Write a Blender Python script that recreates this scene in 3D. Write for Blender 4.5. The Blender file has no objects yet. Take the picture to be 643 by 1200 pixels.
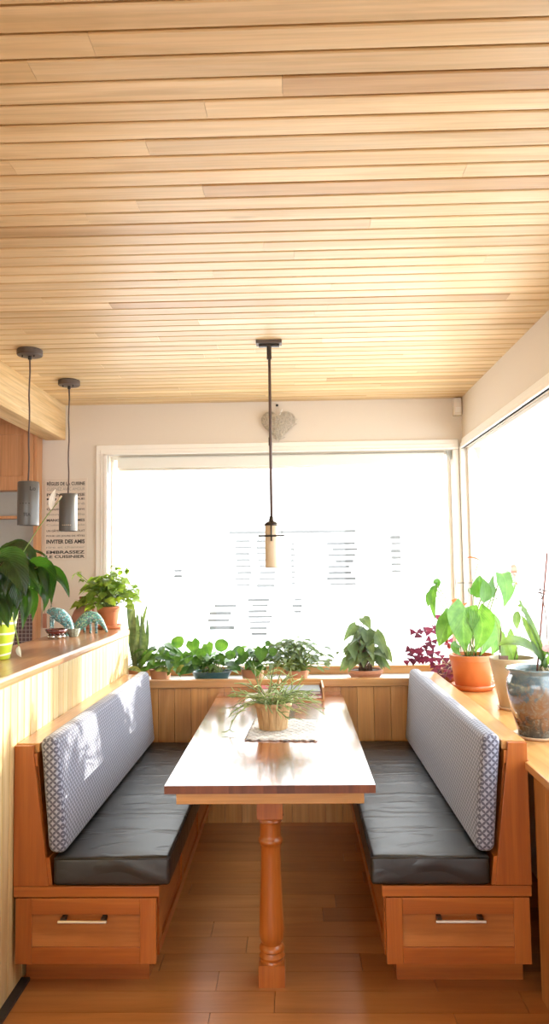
import bpy, bmesh, math, random
from mathutils import Vector, Matrix, noise
random.seed(7)
C = bpy.context.scene.collection
sc = bpy.context.scene
PI = math.pi

# ------------------------------------------------------------------ camera
F, CX, CY, EYE = 870.0, 321.5, 600.0, 1.5
ROLL = .0135
Yc = Vector((23.5, -62, -F)).normalized()
Zc = Vector((-ROLL, 1, (23.5 * -ROLL - 62) / F)).normalized()
Xc = Yc.cross(Zc)
RM = Matrix((Xc, Yc, Zc))
cd = bpy.data.cameras.new('camera'); cam = bpy.data.objects.new('camera', cd); C.objects.link(cam)
cd.sensor_fit = 'VERTICAL'; cd.sensor_height = 36; cd.sensor_width = 24; cd.lens = F / 1200 * 36
cd.clip_start = .05; cd.clip_end = 400
cam.matrix_world = Matrix.Translation((0, 0, EYE)) @ RM.to_4x4()
sc.camera = cam
def _ray(px, py): return RM @ Vector((px - CX, CY - py, -F))
def onax(px, py, ax, v):
    d = _ray(px, py); c = Vector((0, 0, EYE)); t = (v - c[ax]) / d[ax]
    return c + d * t
def at(px, py, Y): return onax(px, py, 1, Y)
def atz(px, py, Z): return onax(px, py, 2, Z)

# ------------------------------------------------------------------ materials
def _new(name):
    m = bpy.data.materials.new(name); m.use_nodes = True
    nt = m.node_tree; nt.nodes.clear()
    out = nt.nodes.new('ShaderNodeOutputMaterial')
    return m, nt, out
def N(nt, t, **kw):
    n = nt.nodes.new(t)
    for k, v in kw.items():
        if k.startswith('i_'): n.inputs[k[2:].replace('_', ' ')].default_value = v
        else: setattr(n, k, v)
    return n
def L(nt, a, b): nt.links.new(a, b)
def rgba(c): return (c[0], c[1], c[2], 1)
def ramp(nt, fac, stops):
    r = N(nt, 'ShaderNodeValToRGB'); e = r.color_ramp.elements
    while len(e) < len(stops): e.new(.5)
    for i, (p, c) in enumerate(stops): e[i].position = p; e[i].color = rgba(c)
    L(nt, fac, r.inputs[0]); return r.outputs[0]
def math_(nt, op, a, b=None):
    n = N(nt, 'ShaderNodeMath', operation=op)
    for i, x in enumerate((a, b)):
        if x is None: continue
        if isinstance(x, (int, float)): n.inputs[i].default_value = x
        else: L(nt, x, n.inputs[i])
    return n.outputs[0]
def mixc(nt, fac, a, b, mode='MIX'):
    n = N(nt, 'ShaderNodeMix', data_type='RGBA', blend_type=mode)
    for s, x in ((n.inputs[0], fac), (n.inputs[6], a), (n.inputs[7], b)):
        if isinstance(x, (int, float)): s.default_value = x
        elif isinstance(x, tuple): s.default_value = rgba(x)
        else: L(nt, x, s)
    return n.outputs[2]
def bsdf(nt, out, col, rough=.5, metal=0, coat=0, spec=.5, coat_rough=.1):
    b = N(nt, 'ShaderNodeBsdfPrincipled')
    if isinstance(col, tuple): b.inputs['Base Color'].default_value = rgba(col)
    else: L(nt, col, b.inputs['Base Color'])
    if isinstance(rough, (int, float)): b.inputs['Roughness'].default_value = rough
    else: L(nt, rough, b.inputs['Roughness'])
    b.inputs['Metallic'].default_value = metal
    b.inputs['Coat Weight'].default_value = coat
    b.inputs['Coat Roughness'].default_value = coat_rough
    b.inputs['Specular IOR Level'].default_value = spec
    L(nt, b.outputs[0], out.inputs[0]); return b
def bump(nt, b, h, strength=.2, dist=.005):
    n = N(nt, 'ShaderNodeBump'); n.inputs['Strength'].default_value = strength; n.inputs['Distance'].default_value = dist
    L(nt, h, n.inputs['Height']); L(nt, n.outputs[0], b.inputs['Normal'])
def coords(nt, scale=(1, 1, 1), tint=True, kind='Object'):
    tc = N(nt, 'ShaderNodeTexCoord'); mp = N(nt, 'ShaderNodeMapping'); mp.inputs['Scale'].default_value = scale
    v = tc.outputs[kind]
    if tint:
        at_ = N(nt, 'ShaderNodeAttribute', attribute_name='tint')
        ad = N(nt, 'ShaderNodeVectorMath', operation='MULTIPLY_ADD')
        L(nt, at_.outputs['Vector'], ad.inputs[0]); ad.inputs[1].default_value = (37.1, 53.7, 91.3); L(nt, v, ad.inputs[2])
        v = ad.outputs[0]
    L(nt, v, mp.inputs[0]); return mp.outputs[0]
def noise_(nt, vec, scale, detail=4, rough=.55, dist=0):
    n = N(nt, 'ShaderNodeTexNoise'); n.inputs['Scale'].default_value = scale; n.inputs['Detail'].default_value = detail
    n.inputs['Roughness'].default_value = rough; n.inputs['Distortion'].default_value = dist
    L(nt, vec, n.inputs['Vector']); return n.outputs['Fac']

def wood(name, dark, mid, light, axis='X', rough=.35, coat=.3, vary=.35, cross=14, grain=1.0, knots=False, coat_rough=.12, brn=None):
    m, nt, out = _new(name)
    s = [cross, cross, cross]; s['XYZ'.index(axis)] = .8
    v = coords(nt, tuple(s))
    n1 = noise_(nt, v, 1.0, 5, .6, .8)
    s2 = [cross * 9] * 3; s2['XYZ'.index(axis)] = 2.5
    n2 = noise_(nt, coords(nt, tuple(s2)), 1.0, 3, .6)
    col = ramp(nt, n1, [(.3, dark), (.52, mid), (.72, light)])
    f2 = ramp(nt, n2, [(.35, (.82, .82, .82)), (.6, (1.05, 1.05, 1.05))])
    col = mixc(nt, .6 * grain, col, f2, 'MULTIPLY')
    at_ = N(nt, 'ShaderNodeAttribute', attribute_name='tint')
    tf = ramp(nt, at_.outputs['Fac'], [(0, (1 - vary, 1 - vary * 1.15, 1 - vary * 1.35)), (.3, (1, 1, 1)), (1, (1 + vary * .35,) * 3)])
    if brn:   # an occasional darker, redder board
        tf = ramp(nt, at_.outputs['Fac'], [(0, brn), (.025, brn), (.05, (1 - vary * .6, 1 - vary * .7, 1 - vary * .8)), (.5, (1, 1, 1)), (1, (1 + vary * .3,) * 3)])
    col = mixc(nt, 1.0, col, tf, 'MULTIPLY')
    if knots:
        vv = N(nt, 'ShaderNodeTexVoronoi'); s3 = [7, 7, 7]; s3['XYZ'.index(axis)] = 1.7
        L(nt, coords(nt, tuple(s3)), vv.inputs['Vector']); vv.inputs['Scale'].default_value = .9
        k = ramp(nt, vv.outputs['Distance'], [(.03, (1, 1, 1)), (.09, (0, 0, 0))])
        col = mixc(nt, math_(nt, 'MULTIPLY', k, .45), col, (dark[0] * .45, dark[1] * .4, dark[2] * .35))
    b = bsdf(nt, out, col, rough, 0, coat, coat_rough=coat_rough)
    bump(nt, b, n2, .08, .002)
    return m
def plain(name, col, rough=.5, metal=0, coat=0, var=.06, scale=30, bmp=0, spec=.5):
    m, nt, out = _new(name)
    n = noise_(nt, coords(nt, tint=False), scale, 4)
    c = mixc(nt, n, tuple(x * (1 - var) for x in col), tuple(min(1, x * (1 + var)) for x in col))
    b = bsdf(nt, out, c, rough, metal, coat, spec)
    if bmp: bump(nt, b, n, bmp, .003)
    return m
def leafmat(name, a, b_, trans=.35, rough=.35, scale=18, vein=0, coat=0, tc=(1.5, 1.5, .7)):
    m, nt, out = _new(name)
    n = noise_(nt, coords(nt), scale, 3)
    col = ramp(nt, n, [(.35, a), (.65, b_)])
    at_ = N(nt, 'ShaderNodeAttribute', attribute_name='tint')
    tf = ramp(nt, at_.outputs['Fac'], [(0, (.62, .66, .6)), (.5, (1, 1, 1)), (1, (1.3, 1.25, 1.1))])
    col = mixc(nt, 1.0, col, tf, 'MULTIPLY')
    lu = N(nt, 'ShaderNodeAttribute', attribute_name='leafuv'); sp = N(nt, 'ShaderNodeSeparateXYZ'); L(nt, lu.outputs['Vector'], sp.inputs[0])
    av = math_(nt, 'ABSOLUTE', sp.outputs[1])
    rib = math_(nt, 'MULTIPLY', ramp(nt, av, [(.02, (1, 1, 1)), (.07, (0, 0, 0))]), sp.outputs[2])
    ph = math_(nt, 'MULTIPLY', math_(nt, 'SUBTRACT', math_(nt, 'MULTIPLY', sp.outputs[0], 1.6), av), vein or 40)
    vn = math_(nt, 'MULTIPLY', math_(nt, 'SINE', ph), sp.outputs[2])
    col = mixc(nt, math_(nt, 'MULTIPLY', rib, .3), col, mixc(nt, 1.0, col, (2.0, 1.9, 1.8), 'MULTIPLY'))
    b = bsdf(nt, out, col, rough, coat=coat)
    bump(nt, b, math_(nt, 'SUBTRACT', vn, rib), .35 if coat else .14, .003)
    t = N(nt, 'ShaderNodeBsdfTranslucent')
    tcol = mixc(nt, 1.0, col, tc, 'MULTIPLY'); L(nt, tcol, t.inputs[0])
    mx = N(nt, 'ShaderNodeMixShader'); mx.inputs[0].default_value = trans
    L(nt, b.outputs[0], mx.inputs[1]); L(nt, t.outputs[0], mx.inputs[2]); L(nt, mx.outputs[0], out.inputs[0])
    return m
def glassmat(name):
    m, nt, out = _new(name)
    t = N(nt, 'ShaderNodeBsdfTransparent'); t.inputs[0].default_value = (.97, .98, .975, 1)
    g = N(nt, 'ShaderNodeBsdfGlossy'); g.inputs['Roughness'].default_value = .02
    ge = N(nt, 'ShaderNodeNewGeometry'); dp = N(nt, 'ShaderNodeVectorMath', operation='DOT_PRODUCT'); L(nt, ge.outputs['Normal'], dp.inputs[0]); L(nt, ge.outputs['Incoming'], dp.inputs[1])
    sch = math_(nt, 'ADD', .05, math_(nt, 'MULTIPLY', .9, math_(nt, 'POWER', math_(nt, 'SUBTRACT', 1.0, math_(nt, 'ABSOLUTE', dp.outputs['Value'])), 5.0)))
    mx = N(nt, 'ShaderNodeMixShader'); L(nt, sch, mx.inputs[0]); L(nt, t.outputs[0], mx.inputs[1]); L(nt, g.outputs[0], mx.inputs[2])
    L(nt, mx.outputs[0], out.inputs[0]); return m

M = {}
ceilc = ((.60, .40, .18), (.74, .54, .285), (.82, .645, .385))
M['ceil'] = wood('ceiling pine', *ceilc, axis='X', rough=.42, coat=.15, vary=.22, cross=11, knots=True, coat_rough=.3, brn=(.74, .63, .52))
M['clad'] = wood('fir cladding', (.62, .455, .20), (.75, .585, .30), (.84, .71, .42), axis='Z', rough=.4, coat=.15, vary=.2, cross=16)
ch = ((.275, .066, .009), (.385, .108, .016), (.47, .155, .028))
for a in 'XYZ': M['cherry' + a] = wood('cherry wood ' + a, *ch, axis=a, rough=.36, coat=.25, vary=.2, cross=13)
M['panel'] = wood('cherry panel', (.27, .082, .016), (.39, .135, .03), (.50, .195, .052), axis='X', rough=.36, coat=.25, vary=.1, cross=7, grain=1.3)
M['planter'] = wood('planter boards', (.52, .23, .06), (.65, .31, .085), (.74, .40, .14), axis='Z', rough=.35, coat=.3, vary=.2, cross=13, knots=True)
M['capX'] = wood('honey wood rail', (.46, .22, .065), (.58, .30, .10), (.68, .38, .15), axis='X', rough=.35, coat=.3, vary=.12)
M['capY'] = wood('honey wood shelf', (.46, .22, .065), (.58, .30, .10), (.68, .38, .15), axis='Y', rough=.35, coat=.3, vary=.15)
M['lowwall'] = wood('honey wood boards', (.38, .155, .038), (.49, .22, .062), (.58, .29, .095), axis='Z', rough=.38, coat=.2, vary=.15)
M['bar'] = wood('bar top wood', (.36, .165, .07), (.45, .22, .10), (.54, .29, .14), axis='Y', rough=.32, coat=.4, vary=.12)
M['table'] = wood('table walnut strips', (.20, .055, .018), (.31, .10, .03), (.42, .16, .055), axis='Y', rough=.2, coat=1.0, vary=.45, cross=12, coat_rough=.12)
M['table'].node_tree.nodes['Principled BSDF'].inputs['Coat IOR'].default_value = 1.75
M['floor'] = wood('maple floor', (.35, .135, .034), (.47, .195, .055), (.56, .255, .085), axis='X', rough=.36, coat=.35, vary=.3, cross=6, grain=.6, coat_rough=.25)
M['kitchen'] = wood('kitchen maple', (.42, .19, .07), (.54, .26, .11), (.62, .32, .15), axis='Z', rough=.4, coat=.2, vary=.15)
M['beam'] = wood('beam spruce', (.50, .31, .13), (.68, .47, .23), (.80, .61, .36), axis='Y', rough=.55, coat=0, vary=.1, cross=9, grain=1.6, knots=True)
M['paint'] = plain('beige wall paint', (.72, .655, .57), .75, var=.02, scale=120, bmp=.03)
M['white'] = plain('white trim paint', (.9, .885, .84), .4, var=.01)
M['blindm'] = plain('cream blind cassette', (.86, .84, .77), .5, var=.02)
M['dark'] = plain('dark groove', (.09, .055, .03), .8)
M['base'] = plain('dark gap strip', (.035, .03, .028), .6)
M['glass'] = glassmat('window glass')
M['nickel'] = plain('brushed nickel', (.62, .57, .5), .3, 1)
M['darkmetal'] = plain('dark metal', (.06, .05, .045), .4, .8)
M['pend'] = plain('dark pewter', (.125, .12, .112), .38, .35, var=.12, scale=14)
M['cord'] = plain('brown cord', (.10, .065, .055), .6)
M['canopy'] = plain('canopy bronze', (.12, .09, .075), .45, .4)
M['terra'] = plain('terracotta', (.52, .17, .065), .7, var=.12, scale=9, bmp=.05)
M['terra2'] = plain('orange plastic', (.60, .17, .045), .4, var=.05, coat=.2)
M['terra3'] = plain('weathered terracotta', (.50, .23, .13), .8, var=.16, scale=12, bmp=.05)
M['pinkclay'] = plain('pink clay', (.46, .21, .14), .6, var=.12)
M['tan'] = plain('tan glaze', (.47, .38, .25), .45, var=.12, scale=10, coat=.2)
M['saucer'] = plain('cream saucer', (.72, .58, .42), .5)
M['soil'] = plain('potting soil', (.05, .032, .02), .95, var=.5, scale=90, bmp=.6)
M['greenpot'] = plain('blue green glaze', (.035, .10, .115), .3, coat=.5)
M['plaster'] = plain('grey liner', (.6, .58, .56), .5)
M['paper'] = plain('paper white', (.82, .80, .77), .7, var=.03)
M['ink'] = plain('ink', (.035, .032, .03), .7)
M['inklight'] = plain('grey ink', (.30, .28, .25), .7)
M['red'] = plain('red cover', (.36, .04, .03), .45)
M['greycover'] = plain('grey cover', (.25, .27, .27), .5, var=.35, scale=60)
M['bracket'] = plain('grey bracket', (.45, .46, .42), .4, .3)
M['detector'] = plain('detector plastic', (.74, .69, .63), .5)
M['frost'] = plain('frosted cream glass', (.62, .50, .34), .35, var=.05)
M['wicker'] = plain('whitewashed wicker', (.56, .51, .43), .8, var=.5, scale=70)
M['silver'] = plain('silver beads', (.75, .75, .75), .15, 1)
M['ruby'] = plain('dark red glass', (.12, .018, .018), .12, coat=1, var=.5, scale=160)
M['cutglass'] = plain('greenish cut glass', (.32, .38, .30), .15, coat=1, var=.5, scale=120)
M['snow'] = plain('pale snowy ground', (.80, .80, .80), .8, var=.04, scale=2)
M['siding'] = plain('white siding', (.84, .84, .84), .7, var=.02, scale=1)
M['slat'] = plain('dark louvre', (.055, .055, .052), .6, var=.3, scale=3)
M['slat2'] = plain('grey louvre', (.085, .085, .08), .6, var=.3, scale=3)
M['roofm'] = plain('snowy roof', (.8, .8, .8), .8)
M['stem'] = leafmat('green stem', (.16, .25, .05), (.24, .33, .09), .1)
M['stembrown'] = plain('brown stem', (.18, .11, .07), .7)
M['stake'] = plain('dark stake', (.11, .06, .045), .7)
M['redstake'] = plain('reddish stake', (.22, .07, .05), .6)
M['wire'] = plain('grey wire', (.22, .22, .2), .5, .3)
M['tag'] = plain('brown tag', (.13, .07, .05), .6, var=.5, scale=200)
M['lily'] = leafmat('peace lily leaf', (.016, .05, .010), (.04, .12, .018), .22, .26, 9, coat=.4)
M['ivy'] = leafmat('fresh green leaf', (.16, .27, .04), (.27, .38, .08), .45, .45)
M['snake'] = leafmat('snake plant leaf', (.07, .12, .055), (.17, .23, .12), .2, .4, 28)
M['pothos'] = leafmat('pothos leaf', (.045, .13, .025), (.10, .22, .045), .35, .35)
M['grey'] = leafmat('grey green leaf', (.09, .15, .07), (.19, .26, .14), .3, .45)
M['grey2'] = leafmat('heart leaf', (.10, .16, .075), (.18, .25, .12), .35, .45)
M['vari'] = leafmat('variegated leaf', (.06, .12, .03), (.34, .36, .12), .3, .4, 30)
M['oxalis'] = leafmat('purple leaf', (.10, .015, .04), (.19, .035, .08), .35, .5, tc=(1.5, .9, 1.1))
M['anth'] = leafmat('anthurium leaf', (.07, .19, .035), (.125, .28, .06), .26, .3)
M['orch'] = leafmat('orchid leaf', (.085, .17, .05), (.15, .25, .09), .3, .3, coat=.3)
M['rhip'] = leafmat('mistletoe cactus stem', (.24, .36, .11), (.44, .54, .25), .1, .45)
M['spathe'] = leafmat('white spathe', (.75, .73, .66), (.85, .84, .80), .3, .5, tc=(1, 1, 1))
M['redspathe'] = leafmat('rust spathe', (.28, .075, .035), (.42, .15, .08), .3, .4)
M['pink'] = leafmat('pink petal', (.6, .3, .32), (.75, .5, .5), .4, .5, tc=(1, 1, 1))
M['root'] = plain('pale root', (.42, .36, .22), .8, var=.3)

# patterned upholstery: light four-point stars on slate
def fabric():
    m, nt, out = _new('star woven upholstery')
    uv = N(nt, 'ShaderNodeUVMap', uv_map='UVMap')
    mp = N(nt, 'ShaderNodeMapping'); mp.inputs['Scale'].default_value = (1 / .027, 1 / .027, 1); L(nt, uv.outputs[0], mp.inputs[0])
    sp = N(nt, 'ShaderNodeSeparateXYZ'); L(nt, mp.outputs[0], sp.inputs[0])
    def star(off):
        u = math_(nt, 'ABSOLUTE', math_(nt, 'SUBTRACT', math_(nt, 'FRACT', math_(nt, 'ADD', sp.outputs[0], off)), .5))
        v = math_(nt, 'ABSOLUTE', math_(nt, 'SUBTRACT', math_(nt, 'FRACT', math_(nt, 'ADD', sp.outputs[1], off)), .5))
        return math_(nt, 'ADD', math_(nt, 'POWER', u, .62), math_(nt, 'POWER', v, .62))
    s = math_(nt, 'MINIMUM', star(0), star(.5))
    f = ramp(nt, s, [(.56, (1, 1, 1)), (.64, (0, 0, 0))])
    nz = noise_(nt, coords(nt, tint=False), 260, 2)
    lightc = mixc(nt, nz, (.29, .325, .43), (.43, .465, .58)); darkc = mixc(nt, nz, (.075, .08, .125), (.14, .145, .20))
    col = mixc(nt, f, darkc, lightc)
    b = bsdf(nt, out, col, .75, spec=.35)
    b.inputs['Sheen Weight'].default_value = .3
    bump(nt, b, mixc(nt, .4, f, nz), .25, .003)
    return m
M['fabric'] = fabric()
def vinyl():
    m, nt, out = _new('black vinyl')
    n1 = noise_(nt, coords(nt, (1.6, 6.5, 3), False), 1.0, 2, .5, 1.4)
    n2 = noise_(nt, coords(nt, (1, 1, 1), False), 500, 2)
    b = bsdf(nt, out, (.012, .012, .013), .42, spec=.78)
    h = math_(nt, 'ADD', ramp(nt, n1, [(.5, (0, 0, 0)), (.72, (1, 1, 1))]), math_(nt, 'MULTIPLY', n2, .02))
    bump(nt, b, h, .3, .02); return m
M['vinyl'] = vinyl()
def mosaic(name, a, b_, c):
    m, nt, out = _new(name)
    v = N(nt, 'ShaderNodeTexVoronoi'); v.inputs['Scale'].default_value = 110; L(nt, coords(nt, tint=False), v.inputs['Vector'])
    sp = N(nt, 'ShaderNodeSeparateColor'); L(nt, v.outputs['Color'], sp.inputs[0])
    col = ramp(nt, sp.outputs[0], [(.1, a), (.5, b_), (.9, c)])
    col = mixc(nt, ramp(nt, v.outputs['Distance'], [(.35, (0, 0, 0)), (.6, (1, 1, 1))]), col, (.16, .26, .27))
    bsdf(nt, out, col, .25, coat=.5); return m
M['mosaic'] = mosaic('turquoise mosaic', (.06, .42, .50), (.22, .62, .68), (.60, .78, .78))
M['mosaic2'] = mosaic('green turquoise mosaic', (.05, .42, .36), (.18, .62, .42), (.55, .78, .46))
def glaze():
    m, nt, out = _new('blue brown reactive glaze')
    v = coords(nt, tint=False)
    sp = N(nt, 'ShaderNodeSeparateXYZ'); L(nt, v, sp.inputs[0])
    nz = noise_(nt, v, 14, 5, .65, 1.6)
    hgt = math_(nt, 'ADD', math_(nt, 'MULTIPLY', sp.outputs[2], 3.2), math_(nt, 'MULTIPLY', math_(nt, 'SUBTRACT', nz, .5), 1.0))
    col = ramp(nt, hgt, [(.12, (.06, .055, .05)), (.28, (.17, .085, .04)), (.5, (.17, .12, .085)), (.62, (.07, .12, .16)), (.85, (.12, .18, .20))])
    col = mixc(nt, ramp(nt, noise_(nt, v, 30, 4, .6, 2.5), [(.5, (0, 0, 0)), (.7, (.7, .7, .7))]), col, (.20, .21, .19))
    bsdf(nt, out, col, .12, coat=1); return m
M['glaze'] = glaze()
def limepot():
    m, nt, out = _new('lime striped glaze')
    v = coords(nt, tint=False)
    w = N(nt, 'ShaderNodeTexWave', bands_direction='Z'); w.inputs['Scale'].default_value = 7.5; w.inputs['Distortion'].default_value = 1.6; w.inputs['Detail'].default_value = 1; w.inputs['Detail Scale'].default_value = .6
    L(nt, v, w.inputs['Vector'])
    col = mixc(nt, ramp(nt, w.outputs['Fac'], [(.9, (0, 0, 0)), (.95, (1, 1, 1))]), (.42, .56, .03), (.8, .82, .66))
    bsdf(nt, out, col, .3, coat=.4); return m
M['lime'] = limepot()
def gridtile():
    m, nt, out = _new('dark red grid tiles')
    br = N(nt, 'ShaderNodeTexBrick'); br.offset = 0
    br.inputs['Color1'].default_value = (.07, .018, .02, 1); br.inputs['Color2'].default_value = (.05, .015, .02, 1); br.inputs['Mortar'].default_value = (.32, .25, .24, 1)
    br.inputs['Scale'].default_value = 1; br.inputs['Brick Width'].default_value = .025; br.inputs['Row Height'].default_value = .025; br.inputs['Mortar Size'].default_value = .0022
    tc = N(nt, 'ShaderNodeTexCoord'); sx = N(nt, 'ShaderNodeSeparateXYZ'); L(nt, tc.outputs['Object'], sx.inputs[0])
    cx = N(nt, 'ShaderNodeCombineXYZ'); L(nt, sx.outputs[0], cx.inputs[0]); L(nt, sx.outputs[2], cx.inputs[1]); L(nt, cx.outputs[0], br.inputs['Vector'])
    bsdf(nt, out, br.outputs[0], .3); return m
M['grid'] = gridtile()
def basketmat():
    m, nt, out = _new('woven splint')
    v = coords(nt, (1, 1, 1), True)
    n = noise_(nt, coords(nt, (60, 60, 6)), 1, 3)
    col = ramp(nt, n, [(.3, (.38, .22, .09)), (.7, (.62, .42, .22))])
    b = bsdf(nt, out, col, .6); bump(nt, b, n, .2, .002); return m
M['splint'] = basketmat()
def matmat():
    m, nt, out = _new('chunky woven mat')
    v = coords(nt, (1, 1, 1), False)
    w1 = N(nt, 'ShaderNodeTexWave', bands_direction='Y'); w1.inputs['Scale'].default_value = 14; w1.inputs['Distortion'].default_value = 3; w1.inputs['Detail Scale'].default_value = 6; L(nt, v, w1.inputs['Vector'])
    n = noise_(nt, v, 90, 2)
    f = math_(nt, 'MULTIPLY', w1.outputs['Fac'], n)
    col = ramp(nt, f, [(.03, (.40, .41, .42)), (.22, (.68, .68, .69)), (.42, (.84, .84, .84))])
    b = bsdf(nt, out, col, .9); bump(nt, b, f, .6, .01); return m
M['mat'] = matmat()

# ------------------------------------------------------------------ mesh builder
class MB:
    def __init__(s): s.v = []; s.f = []; s.t = []; s.luv = {}
    def add(s, vs, fs, tint=.5):
        o = len(s.v); s.v += [Vector(p) for p in vs]; s.f += [[i + o for i in f] for f in fs]; s.t += [tint] * len(fs)
    def box(s, x0, x1, y0, y1, z0, z1, tint=.5):
        x0, x1 = min(x0, x1), max(x0, x1)
        vs = [(x, y, z) for x in (x0, x1) for y in (y0, y1) for z in (z0, z1)]
        s.add(vs, [(0, 1, 3, 2), (4, 6, 7, 5), (0, 4, 5, 1), (2, 3, 7, 6), (0, 2, 6, 4), (1, 5, 7, 3)], tint)
    def bar(s, a, b, w, h, up=(0, 0, 1), tint=.5):
        a = Vector(a); b = Vector(b); t = (b - a).normalized(); u = Vector(up); sd = t.cross(u).normalized(); u = sd.cross(t)
        vs = [p + sd * i * w / 2 + u * j * h / 2 for p in (a, b) for i in (-1, 1) for j in (-1, 1)]
        s.add(vs, [(0, 1, 3, 2), (4, 6, 7, 5), (0, 4, 5, 1), (2, 3, 7, 6), (0, 2, 6, 4), (1, 5, 7, 3)], tint)
    def prism(s, pts, fn, a0, a1, tint=.5):
        n = len(pts); vs = [fn(p, a0) for p in pts] + [fn(p, a1) for p in pts]
        fs = [list(range(n))[::-1], list(range(n, 2 * n))] + [(i, (i + 1) % n, n + (i + 1) % n, n + i) for i in range(n)]
        s.add(vs, fs, tint)
    def lathe(s, prof, c, seg=32, tint=.5, close=True):
        c = Vector(c); vs = []; fs = []
        for r, z in prof:
            for k in range(seg):
                a = 2 * PI * k / seg; vs.append(c + Vector((r * math.cos(a), r * math.sin(a), z)))
        for i in range(len(prof) - 1):
            for k in range(seg):
                fs.append((i * seg + k, i * seg + (k + 1) % seg, (i + 1) * seg + (k + 1) % seg, (i + 1) * seg + k))
        if close:
            fs.append(list(range(seg))[::-1]); fs.append([(len(prof) - 1) * seg + k for k in range(seg)])
        s.add(vs, fs, tint)
    def tube(s, pts, rad, seg=6, tint=.5):
        pts = [Vector(p) for p in pts]
        if not isinstance(rad, (list, tuple)): rad = [rad] * len(pts)
        vs = []; fs = []; prev = None
        for i, p in enumerate(pts):
            t = (pts[min(i + 1, len(pts) - 1)] - pts[max(i - 1, 0)])
            t = t.normalized() if t.length > 1e-9 else Vector((0, 0, 1))
            if prev is None:
                u = t.orthogonal().normalized()
            else:
                u = (prev - t * prev.dot(t)); u = u.normalized() if u.length > 1e-6 else t.orthogonal().normalized()
            prev = u; w = t.cross(u)
            for k in range(seg):
                a = 2 * PI * k / seg; vs.append(p + (u * math.cos(a) + w * math.sin(a)) * rad[i])
        for i in range(len(pts) - 1):
            for k in range(seg):
                fs.append((i * seg + k, i * seg + (k + 1) % seg, (i + 1) * seg + (k + 1) % seg, (i + 1) * seg + k))
        fs.append(list(range(seg))[::-1]); fs.append([(len(pts) - 1) * seg + k for k in range(seg)])
        s.add(vs, fs, tint)
    def ball(s, c, r, sq=(1, 1, 1), seg=12, tint=.5):
        c = Vector(c); n = seg // 2 + 1; vs = []; fs = []
        for i in range(n):
            a = PI * (i + .001) / (n - 1 + .002) - PI / 2
            for k in range(seg):
                b = 2 * PI * k / seg
                vs.append(c + Vector((r * sq[0] * math.cos(a) * math.cos(b), r * sq[1] * math.cos(a) * math.sin(b), r * sq[2] * math.sin(a))))
        for i in range(n - 1):
            for k in range(seg): fs.append((i * seg + k, i * seg + (k + 1) % seg, (i + 1) * seg + (k + 1) % seg, (i + 1) * seg + k))
        s.add(vs, fs, tint)
    def rbox(s, c, h, r, n=(10, 10, 6), puff=(0, 0), fn=None, tint=.5):
        """rounded cushion block: centre c, half sizes h, edge radius r"""
        def cs(hh, k):
            e = [-hh + r * (1 - math.cos(PI / 2 * i / 4)) for i in range(5)]
            m_ = [-hh + r + (2 * hh - 2 * r) * i / k for i in range(1, k)]
            return e + m_ + [-x for x in e[::-1]]
        ax = [cs(h[i], n[i]) for i in range(3)]
        for d in range(3):
            a, b = [(1, 2), (2, 0), (0, 1)][d]
            for sg in (-1, 1):
                vs = []; fs = []
                na, nb = len(ax[a]), len(ax[b])
                for p in ax[a]:
                    for q in ax[b]:
                        v = [0, 0, 0]; v[d] = sg * h[d]; v[a] = p; v[b] = q
                        qv = Vector([max(-h[i] + r, min(h[i] - r, v[i])) for i in range(3)])
                        dv = Vector(v) - qv
                        w = qv + dv.normalized() * r if dv.length > 1e-9 else Vector(v)
                        px_, py_ = w[0] / h[0], w[1] / h[1]
                        if w[2] > 0: w[2] += puff[1] * max(0, 1 - px_ ** 4) * max(0, 1 - py_ ** 6)
                        pz_ = w[2] / h[2]
                        if w[0] > 0: w[0] += puff[0] * max(0, 1 - pz_ ** 4) * max(0, 1 - py_ ** 6)
                        if fn: w = fn(w)
                        vs.append(Vector(c) + w)
                for i in range(na - 1):
                    for j in range(nb - 1):
                        f = (i * nb + j, (i + 1) * nb + j, (i + 1) * nb + j + 1, i * nb + j + 1)
                        fs.append(f if sg > 0 else f[::-1])
                s.add(vs, fs, tint)
    def leaf(s, p0, p1, p2, w, shape='lance', fold=.25, up=(0, 0, 1), n=7, tint=None, wave=0):
        p0, p1, p2 = Vector(p0), Vector(p1), Vector(p2); up = Vector(up)
        if tint is None: tint = random.random()
        vs = []; fs = []
        for i in range(n + 1):
            t = i / n
            c = p0 * (1 - t) ** 2 + p1 * 2 * t * (1 - t) + p2 * t * t
            tg = ((p1 - p0) * (1 - t) + (p2 - p1) * t).normalized()
            sd = tg.cross(up)
            if sd.length < .15: sd = tg.cross(Vector((.3, -1, .2)))
            sd.normalize(); nr = sd.cross(tg)
            k = SHAPE[shape](t) * w / 2
            wv = math.sin(t * 9 + tint * 20) * wave * w
            bk = Vector((0, 0, 0))
            if shape == 'heart' and i == 0: bk = -tg * w * .18
            vs += [c - sd * k + nr * (fold * k + wv) + bk, c - sd * k * .5 + nr * fold * k * .35 + bk * .6, c, c + sd * k * .5 + nr * fold * k * .35 + bk * .6, c + sd * k + nr * (fold * k - wv) + bk]
        o_ = len(s.v)
        for i in range(n + 1):
            for j in range(5): s.luv[o_ + i * 5 + j] = (i / n, (j - 2) / 2 * SHAPE[shape](i / n), 1)
        for i in range(n):
            for j in range(4): fs.append((i * 5 + j, i * 5 + j + 1, (i + 1) * 5 + j + 1, (i + 1) * 5 + j))
        s.add(vs, fs, tint)
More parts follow.
